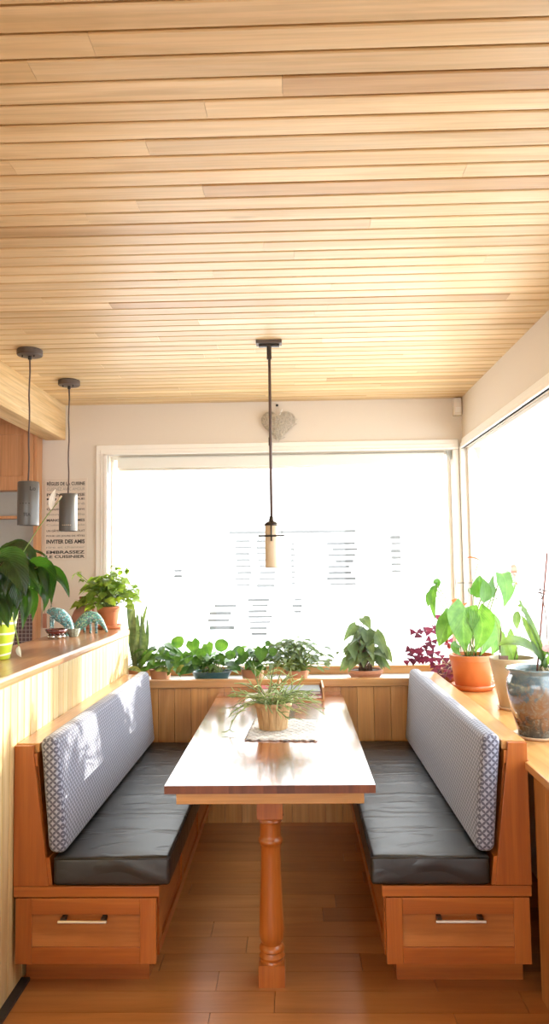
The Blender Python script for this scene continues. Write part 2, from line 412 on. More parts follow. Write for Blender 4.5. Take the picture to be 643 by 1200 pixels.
    def build(s, name, mat, parent=None, smooth=False, bevel=0, origin=None, uv=False, subsurf=0, seg=2):
        if origin is None:
            if parent is not None: origin = Vector(parent['_w'])
            else:
                lo = [min(v[i] for v in s.v) for i in range(3)]; hi = [max(v[i] for v in s.v) for i in range(3)]
                origin = Vector(((lo[0] + hi[0]) / 2, (lo[1] + hi[1]) / 2, lo[2]))
        me = bpy.data.meshes.new(name); me.from_pydata([v - origin for v in s.v], [], s.f)
        a = me.attributes.new('tint', 'FLOAT', 'FACE'); a.data.foreach_set('value', s.t)
        if s.luv:
            la = me.attributes.new('leafuv', 'FLOAT_VECTOR', 'POINT')
            for i_, q_ in s.luv.items(): la.data[i_].vector = q_
        if uv:
            ul = me.uv_layers.new(name='UVMap')
            for p in me.polygons:
                nx, ny, nz = (abs(x) for x in p.normal)
                for li in p.loop_indices:
                    co = me.vertices[me.loops[li].vertex_index].co
                    ul.data[li].uv = (co.x, co.z) if ny > max(nx, nz) else ((co.y, co.z) if nx >= nz else (co.y, co.x))
        if smooth: me.polygons.foreach_set('use_smooth', [True] * len(me.polygons))
        me.materials.append(M[mat] if isinstance(mat, str) else mat); me.update()
        o = bpy.data.objects.new(name, me); C.objects.link(o)
        if parent is not None: o.parent = parent; o.location = origin - Vector(parent['_w'])
        else: o.location = origin
        o['_w'] = list(origin)
        if bevel:
            b = o.modifiers.new('bevel', 'BEVEL'); b.width = bevel; b.segments = seg; b.limit_method = 'ANGLE'; b.angle_limit = math.radians(40)
        return o
def _heart(t): return [.55, .92, 1, .93, .8, .62, .42, .2, 0][0] if t == 0 else max(0, min(1, .62 + t * 2.2)) * (1 - max(0, (t - .22) / .78) ** 1.5)
SHAPE = {
    'lance': lambda t: max(.02, math.sin(PI * t ** .8)) ** .85 if t < 1 else .0,
    'heart': _heart,
    'strap': lambda t: (min(1, .45 + t * 1.6)) * (1 - max(0, (t - .6) / .4) ** 2.2),
    'round': lambda t: max(0, 1 - (2 * t - 1) ** 2) ** .5 if 0 < t < 1 else 0.05,
    'blade': lambda t: (.55 + .45 * math.sin(PI * min(1, t * 1.1))) * (1 - max(0, (t - .75) / .25) ** 2),
    'tri': lambda t: .1 + .9 * t,
    'lobed': lambda t: max(0, math.sin(PI * t ** .7)) * (1 + .25 * math.sin(t * 14)),
}
def tag(o, label=None, cat=None, group=None, kind=None):
    if label: o['label'] = label
    if cat: o['category'] = cat
    if group: o['group'] = group
    if kind: o['kind'] = kind
    return o
def empty(name, loc, label, cat, group=None):
    o = bpy.data.objects.new(name, None); C.objects.link(o); o.location = loc; o['_w'] = list(loc)
    o.empty_display_size = .05
    return tag(o, label, cat, group)
def struct(o): o['kind'] = 'structure'; return o
def text(name, body, mat, parent, place, w, h, bold=0, keep=None):
    cu = bpy.data.curves.new('t', 'FONT'); cu.body = body; cu.size = 1; cu.offset = bold; cu.resolution_u = 3
    to = bpy.data.objects.new('t', cu); C.objects.link(to)
    me = bpy.data.meshes.new_from_object(to.evaluated_get(bpy.context.evaluated_depsgraph_get()))
    bpy.data.objects.remove(to)
    xs = [v.co.x for v in me.vertices]; ys = [v.co.y for v in me.vertices]
    x0, x1, y0, y1 = min(xs), max(xs), min(ys), max(ys)
    sx = w / (x1 - x0); sy = h / (y1 - y0)
    ow = Vector(parent['_w'])
    for v in me.vertices: v.co = place((v.co.x - x0) * sx, (v.co.y - y0) * sy) - ow
    me.materials.clear(); me.materials.append(M[mat])
    o = bpy.data.objects.new(name, me); C.objects.link(o); o.parent = parent; o['_w'] = list(ow)
    return o
def bez(a, b, c, n=8):
    a, b, c = Vector(a), Vector(b), Vector(c)
    return [a * (1 - t) ** 2 + b * 2 * t * (1 - t) + c * t * t for t in [i / n for i in range(n + 1)]]

# ------------------------------------------------------------------ room shell
YW = 4.92                                    # window wall
ZC = at(300, 471, YW).z                      # ceiling underside
XR = at(541, 500, YW).x                      # right window wall
XL, YF = -3.9, -3.6                          # far side of the kitchen, wall behind the camera
WL = -1.02                                   # face of the panelled half wall at left
# floor
m = MB(); y = YF; rw = .128; y = 2.735 - rw * 50
while y < YW + .1:
    x = XL + random.uniform(-1, 0); 
    while x < XR + .1:
        ln = random.uniform(.7, 1.6); m.box(max(x, XL), min(x + ln - .0022, XR + .1), y, min(y + rw - .0018, YW + .1), -.018, 0, random.random()); x += ln
    y += rw
m.box(XL, XR + .1, YF - .1, YW + .1, -.10, -.019, .1)
struct(m.build('floor', 'floor', origin=Vector((0, 0, 0))))
# ceiling
m = MB(); cw = .0778; y = 4.868 * 1.0 - cw * 110
while y < YW + .02:
    x = XL + random.uniform(-1.8, 0)
    while x < XR + .1:
        ln = random.uniform(.9, 2.6)
        a, b = max(x, XL), min(x + ln - .0008, XR + .1)
        y1 = y + cw - .0085
        pts = [(y, ZC + .014), (y, ZC + .003), (y + .003, ZC), (y1 - .002, ZC), (y1, ZC + .002), (y1, ZC + .014)]
        m.prism(pts, lambda p, q: Vector((q, p[0], p[1])), a, b, random.random()); x += ln
    y += cw
ce = struct(m.build('ceiling', 'ceil', origin=Vector((0, 0, ZC))))
m = MB(); m.box(XL - .1, XR + .2, YF - .2, YW + .2, ZC + .0142, ZC + .2)
m.build('ceiling_backing', 'dark', ce)
# window wall (back)
gx0, gz1 = at(127, 538, YW).x, at(300, 531, YW).z
gx1 = at(532, 600, YW).x; gz0 = at(450, 783, YW).z
m = MB()
m.box(XL, gx0, YW, YW + .18, 0, ZC + .02); m.box(gx1, XR + .2, YW, YW + .18, 0, ZC + .02)
m.box(gx0, gx1, YW, YW + .18, 0, gz0); m.box(gx0, gx1, YW, YW + .18, gz1, ZC + .02)
struct(m.build('wall_back', 'paint'))
# right wall with its long window
ry0, ry1 = 1.55, YW - .07
rz1 = gz1
m = MB()
m.box(XR, XR + .18, YF, ry0, 0, ZC + .02); m.box(XR, XR + .18, ry1, YW, 0, ZC + .02)
m.box(XR, XR + .18, ry0, ry1, 0, gz0); m.box(XR, XR + .18, ry0, ry1, rz1, ZC + .02)
struct(m.build('wall_right', 'paint'))
m = MB(); m.box(XL - .15, XL, YF, YW, 0, ZC + .02); struct(m.build('wall_left', 'paint'))
# wall behind the camera; wide glazed opening added to fill the room with daylight
m = MB()
m.box(XL, -3.5, YF - .15, YF, 0, ZC + .02); m.box(.95, XR + .18, YF - .15, YF, 0, ZC + .02)
m.box(-3.5, .95, YF - .15, YF, 0, .25); m.box(-3.5, .95, YF - .15, YF, 2.4, ZC + .02)
struct(m.build('wall_front', 'paint'))
# casings
cz = at(300, 519, YW).z; cxl = at(113, 560, YW).x
m = MB()
for (a, d) in ((0, .014), (.03, .022), (.055, .03)):      # stepped profile
    m.box(cxl + a, gx0, YW - d, YW, gz0, gz1)
    m.box(cxl + a, XR - .031, YW - d, YW, gz1, cz - a)
m.box(gx1, XR - .03, YW - .026, YW, gz0, gz1 - .0005)
struct(m.build('trim_1', 'white', bevel=.004))
m = MB()
for (a, d) in ((0, .014), (.03, .022), (.055, .03)):
    m.box(XR - d, XR, ry0 - .1 + a, YW - .03, rz1, cz - a)
m.box(XR - .03, XR, ry1, YW - .03, gz0, rz1); m.box(XR - .03, XR, ry0 - .09, ry0, gz0, rz1)
struct(m.build('trim_2', 'white', bevel=.004))
def window(name, x0, x1, y0, y1, z0, z1, along):
    m = MB(); t = .022
    if along == 'X':
        m.box(x0, x1, y0, y1, z0, z0 + t); m.box(x0, x1, y0, y1, z1 - t, z1); m.box(x0, x0 + t, y0, y1, z0 + t, z1 - t); m.box(x1 - t, x1, y0, y1, z0 + t, z1 - t)
    else:
        m.box(x0, x1, y0, y1, z0, z0 + t); m.box(x0, x1, y0, y1, z1 - t, z1); m.box(x0, x1, y0, y0 + t, z0 + t, z1 - t); m.box(x0, x1, y1 - t, y1, z0 + t, z1 - t)
    o = struct(m.build(name, 'white', bevel=.004))
    g = MB()
    if along == 'X':
        ym = (y0 + y1) / 2; g.add([(x0 + t, ym, z0 + t), (x1 - t, ym, z0 + t), (x1 - t, ym, z1 - t), (x0 + t, ym, z1 - t)], [(0, 1, 2, 3)])
    else:
        xm = (x0 + x1) / 2; g.add([(xm, y0 + t, z0 + t), (xm, y1 - t, z0 + t), (xm, y1 - t, z1 - t), (xm, y0 + t, z1 - t)], [(0, 1, 2, 3)])
    g.build('glass_pane', 'glass', o)
    return o
window('window_1', gx0, gx1, YW + .08, YW + .105, gz0, gz1, 'X')
window('window_2', XR + .012, XR + .032, ry0, ry1, gz0, rz1, 'Y')
window('window_fill', -3.5, .95, YF - .10, YF - .05, .25, 2.4, 'X')  # unseen glazing, added for daylight fill from behind

# half wall under the bar, clad with vertical boards
m = MB(); y = 4.56
m.box(WL - .12, WL - .014, .4, 4.56, 0, 1.095, .4)
while y > .4:
    y0 = y - .0675
    m.prism([(WL - .014, y0), (WL - .002, y0 + .0), (WL, y0 + .003), (WL, y - .008), (WL - .005, y - .005), (WL - .014, y - .005)], lambda p, q: Vector((p[0], p[1], q)), 0, 1.094, random.random()); y = y0
struct(m.build('wall_left_lower', 'clad'))
m = MB(); m.box(WL, WL + .032, .4, 2.80, 0, .012); struct(m.build('gap_strip_left', 'base'))  # dark gap along the half wall, drawn as a flat dark strip
# low wall at right carrying the window shelf
m = MB(); m.box(.84, .86, .5, 2.695, 0, .77, .4); y = 2.69
while y > .5:
    m.box(.826, .84, y - .12, y - .002, 0, .77, random.random()); y -= .12
struct(m.build('wall_right_lower', 'lowwall', bevel=.002))

# bar top: long plank with a rounded end
zb = 1.134
m = MB(); arc = [(-.98 - .11 + .11 * math.cos(a), 4.39 + .11 * math.sin(a)) for a in [PI / 2 * i / 8 for i in range(9)]]
poly = [(-1.36, .4), (-.98, .4)] + arc + [(-1.10, 4.60), (-1.36, 4.60)]
m.prism(poly, lambda p, q: Vector((p[0], p[1], q)), zb - .038, zb)
bt = m.build('bar_top', 'bar', bevel=.012, seg=4); tag(bt, 'long reddish wooden bar top with rounded edge on the panelled half wall', 'counter')
# beam
bx1, bx0 = at(77, 500, YW).x, at(53, 516, YW).x; bz = at(65, 516, YW).z
m = MB(); m.box(bx0, bx1, -1.5, YW, bz, ZC)
tag(m.build('ceiling_beam', 'beam', bevel=.004), 'thick pale timber beam under the ceiling beside the grey can pendants', 'beam')

# ------------------------------------------------------------------ planter under the back window
PY = 4.45
pl = empty('window_planter', (-.1, PY, 0), 'built-in wooden planter trough under the back window between the benches', 'planter')
m = MB(); x = WL + .005
while x < .81:
    w = .098; m.box(x, min(x + w - .0015, .812), PY, PY + .016, .0, .782, random.random()); x += w
m.build('front_panel', 'planter', pl, bevel=.001)
m = MB(); m.box(WL + .005, .812, PY - .018, PY + .03, .782, .829); m.build('rim', 'capX', pl, bevel=.004)
m = MB(); m.box(WL + .005, XR - .002, YW - .03, YW - .005, .79, gz0 + .012); m.box(WL + .005, XR - .002, YW - .045, YW + .085, gz0 + .012, gz0 + .024); m.build('back_board', 'capX', pl, bevel=.003)
m = MB(); m.box(WL + .005, .815, PY + .03, YW - .03, .775, .79); m.build('liner', 'plaster', pl)

# ------------------------------------------------------------------ window shelf at right
m = MB(); 
m.prism([(.816, YW - .05), (.816, 2.70), (.797, 2.685), (.797, .5), (XR - .002, .5), (XR - .002, YW - .05)], lambda p, q: Vector((p[0], p[1], q)), .772, .80)
tag(m.build('window_shelf', 'capY', bevel=.003), 'honey wood shelf carrying the anthurium, tan pot and glazed pot', 'shelf')

# ------------------------------------------------------------------ booth benches
def bench(side, label):
    U = (lambda u: WL + .002 + u) if side < 0 else (lambda u: .812 - u)
    r = empty('bench', (U(.26), 3.5, 0), label, 'bench', 'booth benches')
    def B(mb, u0, u1, *a, **k): mb.box(U(u0), U(u1), *a, **k)
    m = MB(); B(m, .02, .503, 2.724, PY - .002, .10, .335); m.build('base', 'cherryY', r, bevel=.002)
    m = MB(); B(m, .012, .465, 2.81, PY - .002, 0, .10); m.build('toe_kick', 'cherryX', r)
    m = MB(); B(m, .003, .523, 2.70, PY - .002, .336, .372); m.build('seat_board', 'cherryX', r, bevel=.002)
    # aisle side: frame of rails and stiles
    m = MB()
    for (z0, z1) in ((.11, .15), (.285, .335)): B(m, .503, .512, 2.76, PY - .004, z0, z1)
    for yy in (2.76, 3.3, 3.84, 4.38): B(m, .503, .512, yy, yy + .06, .15, .285)
    m.build('side_frame', 'cherryY', r, bevel=.0015)
    # drawer with frame, sunk panel and bar handle
    z0, z1 = .108, .332
    m = MB(); B(m, .066, .456, 2.709, 2.72, z0 + .054, z1 - .054); dr = m.build('drawer', 'panel', r)
    for (ua, ub, tt) in ((.011, .068, .3), (.454, .511, .6)):
        m = MB(); B(m, ua, ub, 2.70, 2.722, z0, z1, tint=tt); m.build('stile', 'cherryZ', dr, bevel=.0015)
    for (za, zb_, tt) in ((z0, z0 + .056, .7), (z1 - .056, z1, .5)):
        m = MB(); B(m, .0682, .4538, 2.7005, 2.7215, za, zb_, tint=tt); m.build('rail', 'cherryX', dr, bevel=.0015)
    m = MB(); hz = .266; c = U(.258)
    m.tube([(c - .086, 2.668, hz), (c + .086, 2.668, hz)], .0058, 10)
    h = m.build('handle', 'nickel', dr, smooth=False, bevel=.001)
    for s_ in (-1, 1):
        m = MB(); m.box(c + s_ * .071 - .008, c + s_ * .071 + .008, 2.672, 2.709, hz - .006, hz + .009); m.build('handle_post', 'darkmetal', dr, bevel=.001)
    # back: end panel, cap, board, rails
    fn = lambda p, q: Vector((U(p[0]), q, p[1]))
    m = MB(); m.prism([(0, .373), (0, .862), (.066, .862), (.128, .373)], fn, 2.702, 2.724); m.build('end_panel', 'cherryZ', r, bevel=.002)
    m = MB(); B(m, .0, .084, 2.724, PY - .02, .834, .866); m.build('cap', 'capY', r, bevel=.003)
    m = MB(); m.prism([(.052, .834), (.080, .834), (.083, .79), (.06, .79)], fn, 2.708, PY - .02); m.build('back_rail', 'cherryY', r); m = MB(); m.prism([(.125, .373), (.14, .373), (.128, .47), (.112, .47)], fn, 2.708, PY - .02); m.build('back_rail', 'cherryY', r)
    m = MB(); m.prism([(.045, .834), (.075, .834), (.122, .373), (.10, .373)], fn, 2.726, PY - .02); m.build('back_board', 'cherryY', r)
    # loose cushions
    m = MB(); cu = U(.352); hx = .208
    def wr(w):
        k = 1 if w.z > 0 else 0
        w.z += k * (.004 * noise.noise(Vector((w.x * 3, w.y * 5, side * 3))) + .003 * noise.noise(Vector((w.x * 2, w.y * 17, 5))))
        return w
    m.rbox((cu, 3.562, .4235), (hx, .862, .05), .014, (10, 44, 2), (0, .006), wr)
    o = m.build('seat_cushion', 'vinyl', smooth=True)
    tag(o, 'long black vinyl seat cushion lying on the bench %s' % ('against the panelled bar wall' if side < 0 else 'beside the window shelf'), 'cushion', 'black seat cushions')
    m = MB()
    for sx in (-1, 1):
        ux = cu + sx * (hx - .004)
        m.tube([(ux, 2.704 , .466), (ux, 4.41, .466)], .0035, 6)
    m.tube([(cu - hx + .006, 2.703, .466), (cu + hx - .006, 2.703, .466)], .0035, 6)
    m.build('piping', 'vinyl', o, smooth=True)
    m = MB(); hz_ = .204; sl = (.187 - .123) / .4 * .53
    def lean(w):
        d = -side * (w.x)            # puff on the seat side
        x = -w.x if side > 0 else w.x
        x = x - (w.z) * .088 * 1.0
        w2 = Vector((x if side < 0 else -x, w.y, w.z)); return w2
    m.rbox((U(.137), 3.562, .684), (.033, .853, hz_), .026, (3, 40, 12), (0, 0), None)
    ctr = Vector((U(.137), 3.562, .684))
    for v in m.v:
        dz = v.z - ctr.z; v.x += (-side) * (-dz * .086)
        sd = (v.x - ctr.x) * (-side)
        if sd > 0: v.x += (-side) * .008 * max(0, 1 - (dz / hz_) ** 2) * max(0, 1 - abs((v.y - 3.562) / .853) ** 6)
    o = m.build('back_cushion', 'fabric', smooth=True, uv=True)
    tag(o, 'tall blue grey star patterned back cushion %s' % ('below the panelled bar wall, patched with sunlight' if side < 0 else 'in front of the big terracotta and glazed pots'), 'cushion', 'patterned back cushions')
bench(-1, 'cherry wood booth bench with drawer, standing against the panelled bar wall')
bench(1, 'cherry wood booth bench with drawer, standing against the low wall with the window shelf')

# ------------------------------------------------------------------ table
tb = empty('dining_table', (-.098, 3.5, 0), 'long glossy wooden booth table with one turned leg between the benches', 'table')
m = MB(); x = -.455
ws = []
while x < .262 - 1e-4:
    w = min(random.uniform(.04, .075), .262 - x)
    ws.append((x, x + w, random.random())); m.box(x, x + w, 2.578, PY - .004, .728, .755, ws[-1][2]); x += w
m.build('tabletop', 'table', tb, bevel=.0)
m = MB()
for (xa, xb, tt) in ws: m.box(xa, xb, 2.575, 2.5778, .728, .755, tt)
m.build('front_edge', wood('dark end grain', (.10, .026, .010), (.16, .043, .015), (.22, .065, .022), axis='Z', rough=.4, coat=.1, vary=.4), tb)
m = MB(); m.box(-.418, .225, 2.60, 2.625, .686, .7275, .5); m.build('apron', 'capX', tb, bevel=.002)
for xa in (-.418, .202):
    m = MB(); m.box(xa, xa + .023, 2.626, PY - .031, .686, .7275, .5); m.build('side_apron', 'cherryY', tb, bevel=.002)
m = MB(); m.box(-.43, .235, PY - .03, PY - .0005, .60, .7275, .4); m.build('wall_cleat', 'cherryX', tb)
m = MB(); lc = Vector((-.1035, 2.80, 0)); q = .047
m.box(lc.x - q, lc.x + q, 2.80 - q, 2.80 + q, .583, .70); m.box(lc.x - q, lc.x + q, 2.80 - q, 2.80 + q, 0, .0745)
prof = [(.05, .605), (.046, .603), (.040, .597), (.0405, .590), (.043, .585), (.0385, .580), (.038, .56), (.0385, .535), (.039, .527), (.044, .520), (.0455, .513), (.044, .506), (.039, .50), (.037, .494), (.0365, .45), (.038, .38), (.041, .30), (.0445, .22), (.046, .185), (.045, .165), (.041, .150), (.0365, .143), (.036, .138), (.042, .132), (.046, .124), (.0455, .118), (.040, .112), (.042, .106), (.047, .097), (.046, .09), (.041, .084), (.044, .076)]
m.lathe([(r_, z_ * .968) for r_, z_ in prof[::-1]], lc, 32)
lg = m.build('leg', 'cherryZ', tb, smooth=True)
e = lg.modifiers.new('edges', 'EDGE_SPLIT'); e.split_angle = math.radians(35)

# ------------------------------------------------------------------ things on the table
TZ = .755
m = MB(); a, b, c, d = atz(287, 868, TZ), atz(371, 869, TZ), atz(370, 845, TZ), atz(299, 843, TZ)
n1, n2 = 30, 40; vs = []; fs = []
for k in (0, 1):
    for i in range(n1 + 1):
        for j in range(n2 + 1):
            u, v = i / n1, j / n2
            p = (a * (1 - u) + b * u) * (1 - v) + (d * (1 - u) + c * u) * v
            wob = .004 * math.sin(v * 60) * (1 if u in (0, 1) else 0) + .005 * math.sin(u * 42) * (1 if v in (0, 1) else 0)
            p = p + Vector((wob * (1 if u else -1) if u in (0, 1) else 0, wob if v in (0, 1) else 0, 0))
            p.z = TZ + .001 + (.006 + .0014 * math.sin(v * 75) * math.cos(u * 55) if k else 0); vs.append(p)
st = (n1 + 1) * (n2 + 1)
for i in range(n1):
    for j in range(n2):
        q4 = (i * (n2 + 1) + j, (i + 1) * (n2 + 1) + j, (i + 1) * (n2 + 1) + j + 1, i * (n2 + 1) + j + 1)
        fs.append([x + st for x in q4]); fs.append(q4[::-1])
for i in range(n1):
    for j in (0, n2):
        p, q = i * (n2 + 1) + j, (i + 1) * (n2 + 1) + j; fs.append((p, q, q + st, p + st) if j == 0 else (q, p, p + st, q + st))
for j in range(n2):
    for i in (0, n1):
        p, q = i * (n2 + 1) + j, i * (n2 + 1) + j + 1; fs.append((q, p, p + st, q + st) if i == 0 else (p, q, q + st, p + st))
m.add(vs, fs); tag(m.build('table_mat', 'mat', smooth=True), 'small grey and white woven mat under the basket plant on the table', 'mat')

bc = atz(320, 853, TZ + .0095); bc.z = TZ + .0095
bk = empty('cactus_basket', bc, 'trailing mistletoe cactus in a woven wood splint basket on the table mat', 'plant')
m = MB(); H = .118
for i in range(14):                      # vertical splints
    a0, a1 = 2 * PI * i / 14, 2 * PI * (i + .94) / 14; tt = random.random()
    vs = []
    for z, r in ((0, .064), (H * .5, .073), (H, .083)):
        for aa in (a0, (a0 + a1) / 2, a1):
            for dr in (0, -.004): vs.append(bc + Vector(((r + dr) * math.cos(aa), (r + dr) * math.sin(aa), z)))
    fs = []
    for k in range(2):
        for j in range(2):
            q = k * 6 + j * 2; fs.append((q, q + 2, q + 8, q + 6)); fs.append((q + 1, q + 7, q + 9, q + 3))
    fs += [(12, 14, 15, 13), (14, 16, 17, 15), (0, 1, 3, 2), (2, 3, 5, 4), (0, 6, 7, 1), (6, 12, 13, 7), (4, 5, 11, 10), (10, 11, 17, 16)]
    m.add(vs, fs, tt)
m.lathe([(.0, .002), (.060, .002), (.062, .006), (0, .006)], bc, 24, .3, False)
m.build('basket', 'splint', bk)
m = MB(); m.lathe([(.080, H - .018), (.0862, H - .018), (.0872, H), (.081, H)], bc, 28, .6, False); m.build('rim_band', 'splint', bk, smooth=True)
m = MB(); m.lathe([(.0, H - .012), (.078, H - .012)], bc, 24, .5, False); m.build('soil', 'soil', bk)
m = MB(); random.seed(21)
for i in range(78):
    az = random.uniform(0, 2 * PI); el = random.uniform(.0, 1.3); ln = random.uniform(.08, .215)
    p = bc + Vector((math.cos(az) * random.uniform(0, .06), math.sin(az) * random.uniform(0, .06), H - .01))
    dr = Vector((math.cos(az) * math.cos(el), math.sin(az) * math.cos(el), math.sin(el) + .25)).normalized()
    pts = [p]; sag = random.uniform(.15, .75); cv = Vector((random.uniform(-.55, .55), random.uniform(-.55, .55), 0))
    for k in range(9):
        dr = (dr + cv * .5 + Vector((random.uniform(-.12, .12), random.uniform(-.12, .12), -sag * .26))).normalized(); p = p + dr * ln / 8
        if p.z < TZ + .012: p.z = TZ + .012
        pts.append(p.copy())
    tt = random.random(); m.tube(pts, .0023, 5, tt)
    for f in range(random.choice((1, 2, 3, 3))):
        q = pts[random.choice((5, 6, 7, 8, 9))]; d2 = (dr + Vector((random.uniform(-.9, .9), random.uniform(-.9, .9), random.uniform(-.4, .9)))).normalized(); l2 = random.uniform(.03, .065)
        e1 = q + d2 * l2 * .5; e2 = q + d2 * l2 + Vector((random.uniform(-.012, .012), 0, random.uniform(-.014, .008)))
        e1.z = max(e1.z, TZ + .012); e2.z = max(e2.z, TZ + .012)
        m.tube([q, e1, e2], [.0022, .0021, .0015], 5, tt)
m.build('foliage', 'rhip', bk, smooth=True)

# wooden tray with papers at the window end of the table
tx0, tx1, ty0, ty1 = -.10, .152, 4.14, 4.40
tr = empty('paper_tray', (.02, 4.28, TZ), 'shallow wooden tray at the window end of the table holding books', 'tray')
m = MB(); m.box(tx0, tx1, ty0, ty1, TZ + .0005, TZ + .009); m.build('base', 'capX', tr)
for xa in (tx1 - .01, tx0):
    m = MB(); m.box(xa, xa + .01, ty0, ty1, TZ + .009, TZ + .072); m.build('side', 'capY', tr, bevel=.001)
m = MB(); m.box(tx0 + .01, tx1 - .01, ty1 - .01, ty1, TZ + .009, TZ + .06); m.build('back', 'capX', tr)
def book(x0, x1, y0, y1, z, h, cover, label, cat='book', grp=None):
    o = empty('book', ((x0 + x1) / 2, (y0 + y1) / 2, z), label, cat, grp)
    m = MB(); m.box(x0, x1, y0, y1, z, z + .003); m.box(x0, x1, y0, y1, z + h - .003, z + h); m.box(x0, x0 + .003, y0, y1, z + .003, z + h - .003)
    m.build('cover', cover, o)
    m = MB(); m.box(x0 + .0035, x1 - .003, y0 + .003, y1 - .003, z + .0032, z + h - .0032); m.build('pages', 'paper', o)
book(tx0 + .013, tx1 - .013, ty0 + .005, ty1 - .015, TZ + .0095, .020, 'red', 'red book lying lowest in the wooden tray on the table')
book(tx0 + .02, tx1 - .02, ty0 + .02, ty1 - .02, TZ + .030, .018, 'greycover', 'grey covered book lying on top of the red book in the tray')
m = MB()
for i, (dx, dy) in enumerate(((0, 0), (.006, .008))): m.box(-.285 + dx, -.115 + dx, 4.12 + dy, 4.36 + dy, TZ + .0006 + i * .0035, TZ + .0038 + i * .0035)
tag(m.build('magazine', 'paper'), 'white magazine lying flat on the table left of the wooden tray', 'magazine')
book(-.20, -.118, 4.235, 4.35, TZ + .0085, .045, 'red', 'small dark red book standing behind the basket plant on the white magazine')

# ------------------------------------------------------------------ pendants
def pendant(cpx, cpy, label, words):
    p = atz(cpx, cpy, ZC); x, y = p.x, p.y
    o = empty('pendant_lamp', (x, y, 1.70), label, 'lamp', 'grey can pendant lamps over the bar')
    m = MB(); m.lathe([(.02, ZC - .034), (.060, ZC - .030), (.063, ZC - .026), (.063, ZC - .003), (.06, ZC)], (x, y, 0), 36); m.build('ceiling_canopy', 'canopy', o, smooth=True).modifiers.new('e', 'EDGE_SPLIT')
    m = MB(); m.tube([(x - .03, y - .02, ZC - .03), (x - .03, y - .02, ZC - .042)], .004, 8); m.tube([(x + .028, y - .018, ZC - .03), (x + .028, y - .018, ZC - .042)], .004, 8); m.tube([(x, y, ZC - .032), (x, y, ZC - .05)], .009, 10); m.build('screw', 'darkmetal', o, smooth=True)
    m = MB(); m.tube([(x + .002 * math.sin(k * 1.7), y, ZC - .045 + (1.925 - ZC + .045) * k / 10) for k in range(11)], .0042, 8); m.build('cord', 'cord', o, smooth=True)
    r = .052; z0, z1 = 1.712, 1.928
    m = MB(); m.lathe([(.006, z1 - .004), (.008, z1 + .002), (.044, z1 + .002), (r - .002, z1), (r, z1 - .004), (r, z0 + .003), (r - .001, z0), (r - .004, z0), (r - .004, z1 - .006), (.006, z1 - .006)], (x, y, 0), 40, close=False)
    sh = m.build('shade', 'pend', o, smooth=True); s_ = sh.modifiers.new('e', 'EDGE_SPLIT'); s_.split_angle = math.radians(40)
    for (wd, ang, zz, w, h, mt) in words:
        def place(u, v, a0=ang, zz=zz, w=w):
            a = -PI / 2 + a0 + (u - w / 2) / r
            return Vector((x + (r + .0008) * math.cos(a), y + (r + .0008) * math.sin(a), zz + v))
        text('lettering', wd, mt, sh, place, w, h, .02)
    m = MB(); m.lathe([(.018, z1 - .06), (.018, z1 - .008), (.005, z1 - .007)], (x, y, 0), 16); m.ball((x, y, z1 - .095), .028); m.build('bulb', 'frost', o, smooth=True)
pendant(35, 410, 'dark grey can pendant with lettering, the one nearer the camera over the bar', [('Lo', .75, 1.882, .03, .02, 'ink'), ('• • • •', .0, 1.815, .05, .006, 'ink'), ('TEA', .22, 1.755, .034, .017, 'ink')])
pendant(81, 446, 'dark grey can pendant hanging in front of the lettered wall sign', [('• • • • •', .1, 1.742, .05, .006, 'saucer')])  # cream dots paint in the light passing through the shade's small text
p = atz(315, 400, ZC); x, y = p.x, p.y
o = empty('pendant_lamp', (x, y, 1.49), 'slim pendant with frosted cream glass tube hanging over the table', 'lamp')
m = MB(); m.box(x - .063, x + .063, y - .03, y + .03, ZC - .016, ZC); m.build('ceiling_canopy', 'canopy', o, bevel=.002)
m = MB(); m.box(x - .05, x + .05, y - .012, y + .012, ZC - .028, ZC - .018); m.tube([(x, y, ZC - .028), (x, y, ZC - .09)], .012, 12); m.build('swivel', 'darkmetal', o)
m = MB(); m.tube([(x + .001, y, ZC - .07), (x + .001, y, 1.72)], .007, 8); m.tube([(x, y, 2.08), (x, y, 2.12)], .0085, 8); m.build('rod', 'cord', o, smooth=True)
m = MB(); m.lathe([(.0, 1.735), (.008, 1.735), (.012, 1.72), (.012, 1.712), (.022, 1.708), (.034, 1.698), (.034, 1.69), (0, 1.69)], (x, y, 0), 24, close=False); m.build('socket', 'darkmetal', o, smooth=True)
m = MB(); m.tube([(x - .063, y - .036, 1.64), (x + .063, y - .036, 1.64)], .0045, 8); m.tube([(x, y - .036, 1.694), (x, y - .036, 1.615)], .0035, 6); m.build('cross_bar', 'darkmetal', o, smooth=True)
m = MB(); m.lathe([(.030, 1.692), (.032, 1.688), (.032, 1.492), (.030, 1.488), (.028, 1.492), (.028, 1.69)], (x, y, 0), 32, close=False); m.build('glass_shade', 'frost', o, smooth=True)

